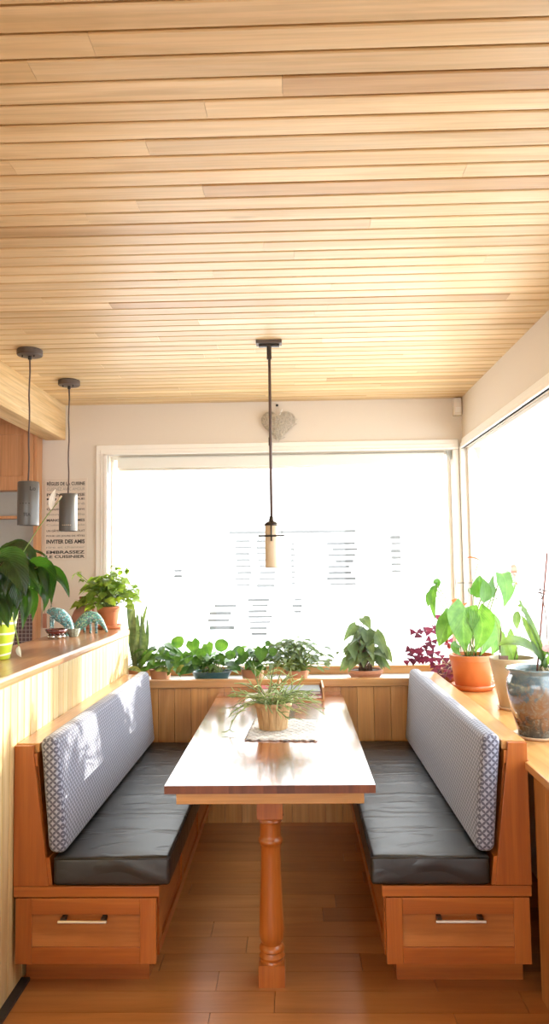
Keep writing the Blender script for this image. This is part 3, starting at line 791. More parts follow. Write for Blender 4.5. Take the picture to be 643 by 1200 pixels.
# ------------------------------------------------------------------ on the window wall
# lettered sign
a, b = at(53, 561, YW), at(102, 656, YW)
sg = empty('wall_sign', ((a.x + b.x) / 2, YW - .006, b.z), 'tall beige kitchen rules sign with dark lettering on the wall', 'sign')
m = MB(); m.box(a.x, b.x, YW - .008, YW - .0005, b.z, a.z); m.build('board', plain('sign board', (.70, .62, .53), .7, var=.02), sg, bevel=.001)
W_, H_ = b.x - a.x, a.z - b.z
rows = [('RÈGLES DE LA CUISINE', .035, .052, .03, 'ink'), ('CUISINEZ AVEC AMOUR', .115, .036, .0, 'inklight'), ('PRENEZ  ENSE', .185, .036, .02, 'ink'), ('MIJ    EDRE', .243, .030, .02, 'ink'), ('Sav    ouré', .296, .03, 0, 'inklight'),
        ('Gouttez souvent', .362, .030, .01, 'ink'), ('Bonne   fille', .428, .028, 0, 'inklight'), ('MANGEZ LÉGUMES', .49, .040, .03, 'ink'), ('Cuisinez simple', .56, .03, 0, 'inklight'),
        ('UN GÂTEAU AU CHOCOLAT', .625, .032, .015, 'ink'), ('POUR LES JOURS DE FÊTES', .69, .032, .015, 'ink'), ('INVITER DES AMIS', .75, .05, .04, 'ink'), ('rire et chanter', .83, .026, 0, 'inklight'), ('EMBRASSEZ', .885, .038, .03, 'ink'), ('LE CUISINIER', .94, .036, .03, 'ink')]
for (t_, f, h, bd, mt) in rows:
    def place(u, v, f=f, h=h): return Vector((a.x + W_ * .05 + u, YW - .0088, a.z - H_ * (f + h) + v))
    text('lettering', t_, mt, sg, place, W_ * .9, H_ * h, bd)
m = MB(); m.box(a.x + W_ * .05, b.x - W_ * .05, YW - .0088, YW - .0081, a.z - H_ * .103, a.z - H_ * .1); m.build('rule_line', 'inklight', sg)
# wicker heart
hc = at(326, 497, YW - .03); hw = .115
ht = empty('wicker_heart', (hc.x, hc.y, hc.z), 'whitewashed wicker heart hanging on the wall above the window', 'ornament')
m = MB(); random.seed(5)
def heartpt(t, k=1):
    return Vector((16 * math.sin(t) ** 3, 0, 13 * math.cos(t) - 5 * math.cos(2 * t) - 2 * math.cos(3 * t) - math.cos(4 * t))) * (hw / 16.5) * k
def inheart(k): 
    t = random.uniform(0, 2 * PI); return heartpt(t, k)
for i in range(330):
    t1 = random.uniform(0, 2 * PI); k1 = random.random() ** .5; p = heartpt(t1, k1)
    az = random.uniform(0, PI); ln = random.uniform(.02, .045); d = Vector((math.cos(az), 0, math.sin(az))) * ln
    q = p + d
    if q.length > heartpt(math.atan2(q.x, q.z), .93).length + .02: q = p - d * .6
    for v in (p, q): v.y = -.034 * max(0, 1 - (v.length / hw) ** 2) + random.uniform(-.005, .005)
    mid = (p + q) / 2 + Vector((0, -.006, random.uniform(-.004, .004)))
    m.tube([hc + v for v in bez(p, mid, q, 3)], .0027, 4, random.random())
for k in (1, .97, .93):
    m.tube([hc + heartpt(2 * PI * i / 40, k) + Vector((0, random.uniform(-.004, .004), 0)) for i in range(41)], .003, 5)
m.build('woven_heart', 'wicker', ht, smooth=True)
m = MB(); hk = at(324.5, 475, YW - .012); m.ball(hk, .009); m.tube([hk, hk + Vector((0, .012, 0))], .004, 8); m.build('hook', 'darkmetal', ht, smooth=True)
m = MB(); m.tube([hk, hc + Vector((.0, 0, .06))], .0015, 5); m.tube([hc + Vector((.028, -.02, .095)), hc + Vector((-.03, -.03, -.03))], .004, 5); m.build('ribbon', 'paper', ht)
# motion detector
a, b = at(529, 466, YW), at(541, 488, YW)
o = empty('motion_detector', ((a.x + b.x) / 2, YW, b.z), 'small cream motion detector in the ceiling corner where the walls meet', 'detector')
m = MB(); m.rbox(((a.x + XR - .004) / 2, YW - .023, (ZC - .004 + b.z) / 2), ((XR - .004 - a.x) / 2, .022, (ZC - .004 - b.z) / 2), .010, (3, 3, 4)); m.build('housing', 'detector', o, smooth=True)
m = MB(); m.box(a.x + .012, XR - .016, YW - .0475, YW - .044, b.z + .02, b.z + .055); m.build('lens', 'paper', o)
# roller blind cassette in the back window
cz0, cz1 = at(300, 550, YW + .05).z, at(300, 541, YW + .05).z
o = empty('roller_blind', (0, YW + .05, cz0), 'rolled up cream blind at the top of the back window', 'blind')
m = MB(); m.box(gx0 + .05, gx1 - .05, YW + .03, YW + .075, cz0 + .018, gz1 - .012); m.build('cassette', 'blindm', o, bevel=.006)
m = MB(); m.tube([(gx0 + .06, YW + .05, cz0 + .012), (gx1 - .06, YW + .05, cz0 + .012)], .011, 10); m.build('bottom_bar', 'blindm', o, smooth=True)
# blind brackets
def bracket(p, d, label):
    m = MB(); p = Vector(p); d = Vector(d)
    m.prism([(0, 0), (.045, 0), (.035, -.012), (.012, -.065), (.004, -.065)], lambda q, k: p + d * q[0] + Vector((0, 0, q[1])) + Vector((d.y, -d.x, 0)) * k, 0, .012)
    tag(m.build('blind_bracket', 'bracket', bevel=.001), label, 'bracket', 'blind brackets')
q = at(528, 527, YW + .02); bracket((gx1 - .0005, YW + .02, q.z), (-1, 0, 0), 'small grey blind bracket at the top corner of the back window')
q = onax(563, 524, 0, XR - .0305); bracket((XR - .031, q.y, q.z), (-1, 0, 0), 'small grey blind bracket at the top of the side window')
# small hanging tag left of the sign
q = at(52.5, 727, YW - .006)
o = empty('wall_ornament', q, 'small dark red hanging plaque low on the wall by the kitchen cabinet', 'ornament')
m = MB(); m.box(q.x - .012, q.x + .012, YW - .011, YW - .001, q.z - .05, q.z + .045); m.build('plaque', 'pinkclay', o, bevel=.002)
m = MB(); m.tube([q + Vector((0, 0, .045)), q + Vector((0, 0, .11))], .0018, 6); m.build('string', 'redstake', o)

# ------------------------------------------------------------------ kitchen cabinet at far left
kx1 = at(43, 600, YW - .1).x; KY = YW - .10; kx0 = kx1 - .85
o = empty('kitchen_cabinet', ((kx0 + kx1) / 2, KY, 0), 'tall maple kitchen cabinet with open niche behind the bar and the peace lily', 'cabinet')
zt, zd, zs, zn = 2.595 * 1.0, at(20, 575, KY).z, at(20, 606, KY).z, at(20, 712, KY).z
m = MB(); m.box(kx1 - .022, kx1, KY, YW - .001, 0, ZC - .01); m.box(kx0, kx0 + .02, KY, YW - .001, 0, ZC - .01); m.build('side_panel', 'kitchen', o, bevel=.001)
m = MB(); m.box(kx0 + .02, kx1 - .022, YW - .02, YW - .001, zn, zd); m.build('niche_back', plain('grey niche paint', (.40, .40, .37), .4), o)
m = MB(); m.box(kx0 + .02, kx1 - .022, KY + .005, YW - .02, zs - .009, zs + .009); m.build('shelf', 'kitchen', o)
m = MB(); m.box(kx0 + .02, kx1 - .022, KY + .004, YW - .001, zd, ZC - .01); m.build('upper_box', 'kitchen', o)
for (xa, xb) in ((kx0 + .022, (kx0 + kx1) / 2 - .1), ((kx0 + kx1) / 2 - .097, kx1 - .024)):
    m = MB(); f = .065
    m.box(xa, xa + f, KY - .016, KY + .003, zd + .002, 2.45); m.box(xb - f, xb, KY - .016, KY + .003, zd + .002, 2.45)
    m.box(xa + f, xb - f, KY - .016, KY + .003, zd + .002, zd + f + .03); m.box(xa + f, xb - f, KY - .016, KY + .003, 2.45 - f, 2.45)
    d = m.build('door', 'kitchen', o, bevel=.002)
    m = MB(); m.box(xa + f - .002, xb - f + .002, KY - .006, KY + .002, zd + f + .02, 2.45 - f + .005); m.build('door_panel', 'kitchen', d)
m = MB(); m.box(kx0 + .02, kx1 - .022, KY + .03, YW - .001, .9, zn); m.build('tiled_panel', 'grid', o)
m = MB(); m.box(kx0 + .02, kx1 - .022, KY + .01, YW - .001, 0, .9); m.build('base', 'kitchen', o)

# ------------------------------------------------------------------ plants: helpers
def pot(parent, c, rb, rt, h, mat, lip=.0, liph=.0, wall=.008, soil=.02, name='pot', seg=40):
    m = MB(); c = Vector(c)
    pr = [(0, 0), (rb - .004, 0), (rb, .004)]
    if lip: pr += [(rt - lip * .6, h - liph), (rt, h - liph + .001), (rt + lip * .3, h - .004), (rt + lip * .3 - .003, h)]
    else: pr += [(rb + (rt - rb) * .6, h * .55), (rt, h - .004), (rt - .002, h)]
    pr += [(rt - wall, h), (rt - wall - .002, h - soil - .006), (0, h - soil - .006)]
    m.lathe(pr, c, seg, close=False); o = m.build(name, mat, parent, smooth=True)
    e = o.modifiers.new('e', 'EDGE_SPLIT'); e.split_angle = math.radians(38)
    m = MB(); m.lathe([(0, h - soil + .004), ((rt - wall) * .5, h - soil + .002), (rt - wall - .001, h - soil)], c, 24, close=False); m.build('soil', 'soil', parent, smooth=True)
    return o
def saucer(parent, c, r, mat, h=.022):
    m = MB(); m.lathe([(0, 0), (r * .88, 0), (r, h), (r - .005, h), (r * .85, .006), (0, .006)], c, 40, close=False); return m.build('saucer', mat, parent, smooth=True)
def bush(fol, stm, base, n, rad, hgt, size, shape, ratio=.8, droop=.4, seed=1, low=.1, fold=.2, spread=.02, yflat=1, avoid=None):
    random.seed(seed); base = Vector(base)
    for i in range(n):
        az = random.uniform(0, 2 * PI); el = random.uniform(low, 1.0) ** .8 * PI / 2
        k = random.uniform(.55, 1)
        tip = base + Vector((math.cos(az) * math.cos(el) * rad * k, math.sin(az) * math.cos(el) * rad * k * yflat, math.sin(el) * hgt * k))
        p0 = base + Vector((random.uniform(-1, 1) * spread, random.uniform(-1, 1) * spread, 0))
        stm.tube(bez(p0, (p0 + tip) / 2 + Vector((0, 0, hgt * .18)), tip, 5), [.0022] * 6, 5)
        s = size * random.uniform(.7, 1.15); out = Vector((math.cos(az + random.uniform(-.7, .7)), math.sin(az + random.uniform(-.7, .7)) * .8, random.uniform(-.2, .3) - droop * .5)).normalized()
        e = tip + out * s; mid = tip + out * s * .5 + Vector((0, 0, droop * s * .3))
        e.z -= droop * s * .4
        if avoid: e = avoid(e); mid = avoid(mid)
        fol.leaf(tip, mid, e, s * ratio, shape, fold, up=Vector((random.uniform(-.5, .5), random.uniform(-.9, .1), 1)), n=6)

# --- peace lily on the bar
lc = Vector((-1.225, 3.02, zb + .001))
o = empty('peace_lily', lc, 'dark drooping peace lily in a lime green striped pot on the bar', 'plant')
pot(o, lc, .062, .098, .235, 'lime', soil=.025)
fo, st = MB(), MB(); cr = lc + Vector((0, 0, .22))
def lleaf(pts, w, Y0, Y1, up=(0, -.5, 1), fold=.35, tint=None, shape='lance'):
    a_, b_, c_ = [at(p[0], p[1], y_) for p, y_ in zip(pts, (Y0, (Y0 + Y1) / 2, Y1))]
    st.tube(bez(cr + Vector((random.uniform(-.03, .03), random.uniform(-.03, .03), 0)), (cr + a_) / 2 + Vector((0, 0, .06)), a_, 6), .0032, 6)
    fo.leaf(a_, b_, c_, w, shape, fold, up=up, n=11, tint=tint, wave=.06)
random.seed(3)
lleaf([(2, 645), (34, 628), (40, 672)], .075, 3.02, 3.05, tint=.35)
lleaf([(-4, 650), (22, 632), (48, 668)], .085, 3.1, 3.2, tint=.55)
lleaf([(24, 652), (44, 640), (57, 658)], .06, 3.2, 3.3, tint=.95)
lleaf([(-6, 662), (16, 640), (30, 700)], .12, 2.9, 2.86, (.2, -1, .6), tint=.15)
lleaf([(24, 668), (68, 655), (60, 712)], .10, 2.98, 2.92, (-.6, -1, .5), .3, tint=.6)
lleaf([(40, 668), (76, 662), (81, 700)], .05, 3.05, 3.06, (-.4, -1, .5), tint=.45)
lleaf([(-2, 680), (14, 680), (12, 728)], .06, 2.94, 2.9, (.1, -1, .3), tint=.4)
lleaf([(22, 692), (36, 690), (26, 738)], .055, 2.98, 2.95, (0, -1, .3), tint=.85)
lleaf([(28, 690), (44, 690), (38, 728)], .05, 3.02, 3.0, (0, -1, .3), tint=.9)
lleaf([(8, 675), (22, 672), (20, 715)], .09, 2.93, 2.9, (.3, -1, .4), tint=.1)
lleaf([(18, 668), (38, 664), (42, 705)], .09, 3.06, 3.06, (0, -1, .4), tint=.25)
lleaf([(38, 690), (62, 690), (50, 718)], .035, 3.0, 3.0, (0, -1, .3), tint=.3)
lleaf([(-8, 690), (-10, 690), (2, 735)], .07, 2.93, 2.9, (.1, -1, .3), tint=.3)
lleaf([(10, 690), (26, 695), (30, 718)], .05, 3.1, 3.1, (.1, -1, .3), tint=.95)
for (q0, q1, q2, w_, y_, u_, t_) in (((12, 655), (30, 650), (46, 690), .045, 2.93, (.3, -1, .4), .7), ((30, 660), (48, 668), (47, 700), .05, 2.97, (-.5, -1, .3), .2), ((2, 660), (12, 664), (6, 700), .07, 2.9, (.4, -1, .5), .3), ((18, 690), (22, 705), (17, 728), .035, 2.92, (0, -1, .2), .75), ((34, 688), (42, 700), (33, 722), .03, 2.95, (.2, -1, .2), 1.0), ((6, 640), (22, 634), (44, 648), .05, 3.1, (0, -.6, 1), .5), ((20, 668), (30, 678), (24, 700), .04, 2.9, (.4, -1, .2), .05), ((44, 665), (58, 672), (56, 700), .04, 2.95, (-.3, -1, .3), .35), ((-4, 700), (4, 712), (10, 736), .05, 2.9, (.2, -1, .2), .45)):
    lleaf([q0, q1, q2], w_, y_, y_ - .02, u_, .5, t_)
for i in range(10):
    az = random.uniform(PI * .35, PI * 1.55); t_ = cr + Vector((math.cos(az) * .12, math.sin(az) * .13, .10)); e_ = cr + Vector((math.cos(az) * .26, math.sin(az) * .26, random.uniform(-.08, .06)))
    st.tube(bez(cr, (cr + t_) / 2 + Vector((0, 0, .05)), t_, 5), .003, 6); fo.leaf(t_, (t_ + e_) / 2 + Vector((0, 0, .05)), e_, .09, 'lance', .3, n=8, wave=.03)
fo.build('foliage', 'lily', o, smooth=True); 
fs_ = at(60, 598, 3.05)
st.tube(bez(cr, at(28, 640, 3.0), fs_, 12), .0022, 6); st.tube([fs_, at(72, 583, 3.04)], .002, 6)
wl = at(15, 722, 2.93); we = at(22, 757, 2.93); st.tube(bez(cr, at(8, 690, 2.93), wl, 6) + [we], .0024, 6)
st.build('stems', 'stem', o, smooth=True)
m = MB(); m.leaf(at(60, 598, 3.05), at(60, 585, 3.03), at(65, 573, 3.05), .026, 'lance', .35, up=(0, -1, .1)); m.leaf(we, at(21, 764, 2.92), at(25, 770, 2.93), .02, 'lance', .6, up=(0, -1, .1)); m.build('flower', 'spathe', o, smooth=True)
m = MB(); m.tube([at(65, 590, 3.04), at(72, 581, 3.04)], [.003, .0045], 8); m.build('spadix', plain('spadix', (.65, .5, .32), .7), o, smooth=True)

# --- bright leafy plant at the end of the bar
lc = Vector((at(127, 735, 4.47).x, 4.47, zb + .001))
o = empty('ivy_plant', lc, 'small bright green leafy plant in a terracotta pot at the window end of the bar', 'plant')
saucer(o, lc, .082, 'terra'); pc = lc + Vector((0, 0, .0065)); pot(o, pc, .05, .068, .125, 'terra', lip=.008, liph=.03)
fo, st = MB(), MB(); bush(fo, st, pc + Vector((0, 0, .115)), 150, .17, .21, .072, 'lobed', .8, .45, 11, .0, .15, .04)
for (px, py) in ((135, 665), (140, 668), (92, 672), (98, 680), (158, 700), (157, 690), (96, 705), (150, 668)):
    e = at(px, py, 4.45); st.tube(bez(pc + Vector((0, 0, .115)), (pc + e) / 2 + Vector((0, 0, .10)), e, 6), .002, 5)
    for k in range(3): fo.leaf(e, e + Vector((random.uniform(-.03, .03), -.01, random.uniform(-.02, .03))), e + Vector((random.uniform(-.05, .05), -.02, random.uniform(-.05, .03))), .035, 'lobed', .15)
fo.build('foliage', 'ivy', o, smooth=True); st.build('stems', 'stem', o, smooth=True)

# --- pink clay jug left of it
lc = Vector((at(97, 740, 4.52).x, 4.52, zb + .001))
o = empty('clay_jug', lc, 'pinkish clay jug with narrow neck standing behind the turquoise figurines', 'jug')
m = MB(); m.lathe([(0, 0), (.04, 0), (.06, .03), (.068, .065), (.055, .10), (.03, .135), (.02, .165), (.022, .19), (.018, .19), (.016, .165), (.02, .14), (0, .13)], lc, 36, close=False); m.build('body', 'pinkclay', o, smooth=True)
m = MB(); m.tube(bez(lc + Vector((.02, -.0, .175)), lc + Vector((.085, -.02, .17)), lc + Vector((.06, -.01, .085)), 10), .006, 8); m.build('handle', 'pinkclay', o, smooth=True)

# --- mosaic figurines and little dishes on the bar
def figurine(body, rad, legs, Y, mat, label):
    pts = [at(px, py, Y + dy) for px, py, dy in body]
    lc = Vector((pts[2].x, Y, zb)); o = empty('animal_figurine', lc, label, 'figurine', 'turquoise mosaic animals')
    m = MB(); fine = []; fr = []
    for i in range(len(pts) - 1):
        for k in range(5):
            t = k / 5; p0, p1, p2, p3 = pts[max(i - 1, 0)], pts[i], pts[i + 1], pts[min(i + 2, len(pts) - 1)]
            fine.append(.5 * ((2 * p1) + (p2 - p0) * t + (2 * p0 - 5 * p1 + 4 * p2 - p3) * t * t + (3 * p1 - p0 - 3 * p2 + p3) * t ** 3)); fr.append(rad[i] * (1 - t) + rad[i + 1] * t)
    fine.append(pts[-1]); fr.append(rad[-1])
    fr = [x_ * 1.15 for x_ in fr]
    for q, r_ in zip(fine, fr): q.z = max(q.z, zb + r_ + .001)
    m.tube(fine, fr, 14); m.build('body', mat, o, smooth=True)
    for (px, py, dy, ex) in legs:
        p = at(px, py, Y + dy); m = MB(); m.tube([p, Vector((p.x + ex * .4, p.y, (p.z + zb) / 2)), Vector((p.x + ex, p.y, zb + .001))], [.009, .006, .007], 8); m.build('leg', 'mosaic', o, smooth=True)
    h = fine[-5]; m = MB()
    for s_ in (-1, 1): m.leaf(h + Vector((0, s_ * .008, .006)), h + Vector((-.01, s_ * .02, .03)), h + Vector((-.004, s_ * .028, .045)), .022, 'lance', .3)
    m.build('ear', 'mosaic', o, smooth=True)
figurine([(55, 717, 0), (62, 717, 0), (70, 721, 0), (77, 727, 0), (82, 735, -.01), (85, 744, -.02)], [.006, .022, .032, .028, .018, .008], [(60, 722, -.02, -.004), (62, 722, .02, 0), (76, 730, -.02, .006), (77, 730, .02, .01)], 4.0, 'mosaic', 'curved blue turquoise mosaic animal figurine on the bar beside the lily')
figurine([(126, 743, 0), (120, 731, 0), (112, 724, 0), (103, 724, 0), (95, 731, 0), (89, 739, 0), (86, 746, -.01)], [.004, .012, .026, .032, .028, .016, .006], [(113, 728, -.02, .0), (112, 728, .02, .004), (106, 728, -.02, .0), (99, 730, .02, .0)], 4.17, 'mosaic2', 'arched green turquoise mosaic animal figurine on the bar beside the terracotta pot')
dc = Vector((at(66, 750, 3.86).x, 3.86, zb + .001))
o = empty('ruby_dish', dc, 'dark red glass dish on silver ball feet on the bar', 'dish')
m = MB(); m.lathe([(0, .018), (.03, .018), (.05, .032), (.058, .05), (.054, .05), (.046, .036), (0, .026)], dc, 32, close=False); m.build('bowl', 'ruby', o, smooth=True)
for k in range(7):
    a_ = 2 * PI * k / 7; m = MB(); m.ball(dc + Vector((.036 * math.cos(a_), .036 * math.sin(a_), .0115)), .0115); m.build('ball_foot', 'silver', o, smooth=True)
dc = Vector((at(88, 750, 4.0).x + .005, 3.955, zb + .001))
o = empty('cut_glass_bowl', dc, 'small greenish cut glass bowl between the two turquoise figurines', 'bowl')
m = MB(); m.lathe([(0, 0), (.022, 0), (.026, .006), (.034, .026), (.037, .044), (.034, .044), (.029, .026), (0, .01)], dc, 12, close=False); m.build('bowl', 'cutglass', o)

# --- planter trough plants
TF = .7905
def trough(name, px, Y, label, cat='plant'):
    c = Vector((at(px, 800, Y).x, Y, TF)); return c, empty(name, c, label, cat)
c, o = trough('snake_plant', 162, 4.68, 'upright dark snake plant in the planter beside the bar end', 'plant')
pot(o, c, .05, .062, .08, 'terra3', soil=.012)
fo = MB(); random.seed(4); top = c + Vector((0, 0, .07))
for (p0, p1, p2, w, Y) in (((156, 790), (154, 740), (158, 712), .04, 4.62), ((160, 790), (160, 735), (163, 740), .03, 4.6), ((168, 790), (170, 750), (165, 718), .038, 4.66), ((166, 790), (164, 735), (174, 704), .026, 4.7), ((158, 790), (150, 740), (150, 690), .036, 4.72), ((155, 790), (150, 745), (157, 706), .045, 4.66), ((164, 790), (160, 730), (161, 718), .03, 4.7), ((170, 790), (176, 760), (172, 722), .03, 4.72)):
    b_ = top + Vector((random.uniform(-.03, .03), random.uniform(-.03, .03), -.005)); fo.leaf(b_, at(p1[0], p1[1], Y), at(p2[0], p2[1], Y), w, 'blade', .25, up=(random.uniform(-.4, .4), -1, .1), n=10)
fo.build('foliage', 'snake', o, smooth=True)

c, o = trough('pothos', 248, 4.62, 'green pothos with round leaves in a dark blue oval pot in the planter')
m = MB(); pr = [(0, 0), (.075, 0), (.085, .03), (.098, .062), (.101, .066), (.094, .066), (.088, .05), (0, .05)]
m.lathe(pr, (0, 0, 0), 40, close=False)
for v in m.v: v.x *= 1.25; v += c
m.build('pot', 'greenpot', o, smooth=True)
m = MB(); m.lathe([(0, .053), (.088, .052)], (0, 0, 0), 30, close=False)
for v in m.v: v.x *= 1.25; v += c
m.build('soil', 'soil', o)
fo, st = MB(), MB(); b_ = c + Vector((0, 0, .055)); bush(fo, st, b_, 46, .22, .13, .085, 'heart', .85, .35, 31, .05, .12, .07, .6)
for (px, py, w) in ((209, 753, .075), (259, 757, .08), (228, 760, .085), (236, 768, .08), (270, 768, .06), (220, 772, .07), (245, 762, .07), (205, 775, .06), (230, 778, .07), (258, 772, .06)):
    e = at(px, py, 4.55); q = e + Vector((random.uniform(-.02, .02), .02, w * .5)); st.tube(bez(b_, (b_ + q) / 2 + Vector((0, 0, .04)), q, 5), .0024, 5)
    fo.leaf(q, e + Vector((0, -.015, .01)), e + Vector((random.uniform(-.01, .01), -.012, -w * .45)), w * 1.05, 'heart' if random.random() < .6 else 'round', .1, up=(0, -1, .35), tint=random.uniform(.5, 1))
fo.build('foliage', 'pothos', o, smooth=True); st.build('stems', 'stem', o, smooth=True)

c, o = trough('foliage_plant', 188, 4.66, 'low plant with long pointed green leaves next to the snake plant')
pot(o, c, .055, .068, .075, 'terra3', soil=.012)
fo, st = MB(), MB(); b_ = c + Vector((0, 0, .068)); bush(fo, st, b_, 44, .17, .16, .12, 'lance', .4, .5, 41, .05, .2, .03, .7)
for (x0, y0, x1, y1) in ((170, 775, 190, 768), (175, 770, 205, 775), (200, 780, 225, 768), (165, 782, 180, 762), (185, 778, 212, 782), (170, 785, 195, 778)):
    p, q = at(x0, y0, 4.56), at(x1, y1, 4.54); st.tube(bez(b_, (b_ + p) / 2 + Vector((0, 0, .02)), p, 4), .0022, 5); fo.leaf(p, (p + q) / 2 + Vector((0, 0, .02)), q, .045, 'lance', .2, up=(0, -.8, 1))
fo.build('foliage', 'pothos', o, smooth=True); st.build('stems', 'stem', o, smooth=True)
m = MB()
for (x0, y0, x1, y1) in ((182, 786, 202, 788), (196, 792, 204, 782), (150, 784, 166, 788), (206, 790, 216, 780)):
    p, q = at(x0, y0, 4.52), at(x1, y1, 4.50); m.leaf(p, (p + q) / 2 + Vector((0, 0, .02)), q, .04, 'lance', .2, up=(0, -.8, 1))
m.build('variegated_leaves', 'vari', o, smooth=True)

c, o = trough('mixed_foliage_plant', 296, 4.66, 'green plant with rounded upright leaves behind the basket plant')
pot(o, c, .06, .072, .07, 'terra3', soil=.012)
fo, st = MB(), MB(); b_ = c + Vector((0, 0, .062)); bush(fo, st, b_, 44, .16, .15, .075, 'heart', .8, .35, 51, .05, .12, .04, .7)
for (px, py, w, sh) in ((306, 768, .085, 'heart'), (314, 754, .035, 'lance'), (285, 772, .07, 'heart'), (300, 785, .08, 'heart'), (320, 764, .05, 'round'), (282, 763, .05, 'lance')):
    e = at(px, py, 4.56); q = e + Vector((0, .02, w * .5)); st.tube(bez(b_, (b_ + q) / 2 + Vector((0, 0, .04)), q, 5), .002, 5); fo.leaf(q, e + Vector((0, -.01, 0)), e + Vector((random.uniform(-.01, .01), -.012, -w * .5)), w, sh, .1, up=(0, -1, .3))
fo.build('foliage', 'pothos', o, smooth=True); st.build('stems', 'stem', o, smooth=True)

c, o = trough('silvery_plant', 348, 4.64, 'bushy grey green small leaved plant in the planter behind the table tray')
pot(o, c, .06, .075, .065, 'terra3', soil=.012)
fo, st = MB(), MB(); b_ = c + Vector((0, 0, .058)); bush(fo, st, b_, 230, .25, .20, .055, 'lance', .5, .4, 61, .03, .2, .05, .6)
fo.build('foliage', 'grey', o, smooth=True); st.build('stems', 'stem', o, smooth=True)

c, o = trough('heart_leaf_plant', 428, 4.62, 'grey green heart leaved plant in a shallow terracotta bowl on the planter')
pot(o, c, .078, .108, .068, 'terra3', lip=.004, liph=.02, soil=.01)
fo, st = MB(), MB(); b_ = c + Vector((0, 0, .06)); bush(fo, st, b_, 60, .13, .27, .08, 'heart', .72, .8, 71, .12, .18, .04, .8)
for (x0, y0, x1, y1, w) in ((425, 724, 434, 738, .07), (417, 732, 402, 752, .06), (440, 740, 455, 775, .07), (430, 738, 430, 758, .09), (412, 755, 416, 775, .07), (448, 758, 460, 778, .06), (408, 772, 398, 787, .055), (436, 762, 448, 785, .065), (425, 765, 426, 783, .07)):
    p, q = at(x0, y0, 4.58), at(x1, y1, 4.53); st.tube(bez(b_, (b_ + p) / 2 + Vector((0, 0, .03)), p, 5), .0024, 5); fo.leaf(p, (p + q) / 2 + Vector((0, -.02, .015)), q, w, 'heart', .2, up=(.1, -1, .4))
pv = [at(404, 750, 4.56), at(398, 758, 4.54), at(395, 765, 4.54), at(390, 772, 4.55), at(384, 776, 4.55)]; st.tube(pv, .002, 5); fo.leaf(pv[2], pv[2] + Vector((.01, -.01, .02)), pv[2] + Vector((-.005, -.01, -.03)), .03, 'heart'); st.tube([at(462, 778, 4.58), at(470, 770, 4.58)], .002, 5)
fo.build('foliage', 'grey2', o, smooth=True); st.build('stems', 'stembrown', o, smooth=True)

# --- on the window shelf
SZ = .801
c = Vector((.93, 4.48, SZ))
o = empty('purple_oxalis', c, 'purple triangle leaved oxalis beside the orange anthurium pot', 'plant')
pot(o, c, .06, .075, .075, 'pinkclay', soil=.012)
fo, st = MB(), MB(); random.seed(81); b_ = c + Vector((0, 0, .068))
tips = [(488, 742), (497, 740), (508, 737), (490, 764), (505, 752), (502, 757), (482, 764), (494, 770), (518, 722), (512, 738), (487, 773), (500, 772), (480, 775), (524, 752), (505, 775), (515, 780), (520, 785), (510, 783), (525, 778), (518, 772), (512, 790), (522, 792), (508, 765), (528, 786), (498, 762)]
for (px, py) in tips:
    Yt = random.uniform(4.36, 4.5); e = at(px, py, Yt); st.tube(bez(b_, (b_ + e) / 2 + Vector((0, 0, .06)), e, 6), .0013, 5)
    a0 = random.uniform(0, 6)
    for k in range(3):
        az = a0 + k * 2.1; d = Vector((math.cos(az), math.sin(az) * .6, math.sin(az) * .5 - .1)); s = random.uniform(.032, .046)
        fo.leaf(e, e + d * s * .5 + Vector((0, 0, .006)), e + d * s, s * 1.25, 'tri', .15, up=(0, -1, .6), n=3)
fo.build('foliage', 'oxalis', o, smooth=False); st.build('stems', 'root', o, smooth=True)
for (px, py) in ((526, 757), (523, 750)):
    e = at(px, py, 4.4); m = MB(); m.ball(e, .014, (1, 1, 1.3), 8); m.build('flower', 'red', o, smooth=True)

c = Vector((at(556, 800, 4.2).x - .01, 4.2, SZ))
o = empty('anthurium', c, 'large heart leaved anthurium in an orange pot with saucer on the window shelf', 'plant')
saucer(o, c, .118, 'terra2', .03); pc = c + Vector((0, 0, .0065)); pot(o, pc, .093, .123, .185, 'terra2', lip=.006, liph=.03)
fo, st = MB(), MB(); b_ = pc + Vector((0, 0, .17)); random.seed(91)
AL = [((545, 712), (540, 730), (545, 764), .19, 4.05, 'heart', (0, -1, .1)), ((560, 716), (572, 735), (556, 764), .14, 4.02, 'heart', (-.3, -1, .1)), ((568, 722), (580, 740), (563, 768), .15, 4.12, 'heart', (.5, -1, .1)),
      ((564, 700), (560, 690), (562, 674), .10, 4.22, 'lance', (0, -1, 0)), ((567, 706), (570, 695), (566, 678), .085, 4.18, 'lance', (.4, -1, 0)), ((576, 700), (572, 690), (578, 674), .08, 4.25, 'heart', (.6, -1, 0)),
      ((588, 672), (598, 688), (590, 712), .115, 4.15, 'heart', (.2, -1, .1)), ((530, 718), (522, 732), (514, 758), .11, 4.15, 'lance', (-.3, -1, .1)), ((528, 716), (526, 728), (526, 748), .09, 4.2, 'heart', (-.2, -1, .1)),
      ((512, 686), (502, 692), (510, 727), .05, 4.25, 'lance', (-.6, -1, .1)), ((507, 692), (500, 698), (502, 712), .04, 4.28, 'lance', (-.4, -1, .1)), ((511, 690), (516, 676), (507, 684), .035, 4.28, 'round', (0, -1, .1)),
      ((572, 745), (582, 752), (576, 768), .07, 4.15, 'heart', (.3, -1, .1)), ((585, 742), (584, 755), (578, 766), .08, 4.28, 'heart', (0, -1, .1)), ((535, 755), (530, 760), (540, 768), .06, 4.1, 'heart', (0, -1, .1)), ((555, 690), (552, 696), (549, 688), .045, 4.3, 'lance', (0, -1, .1))]
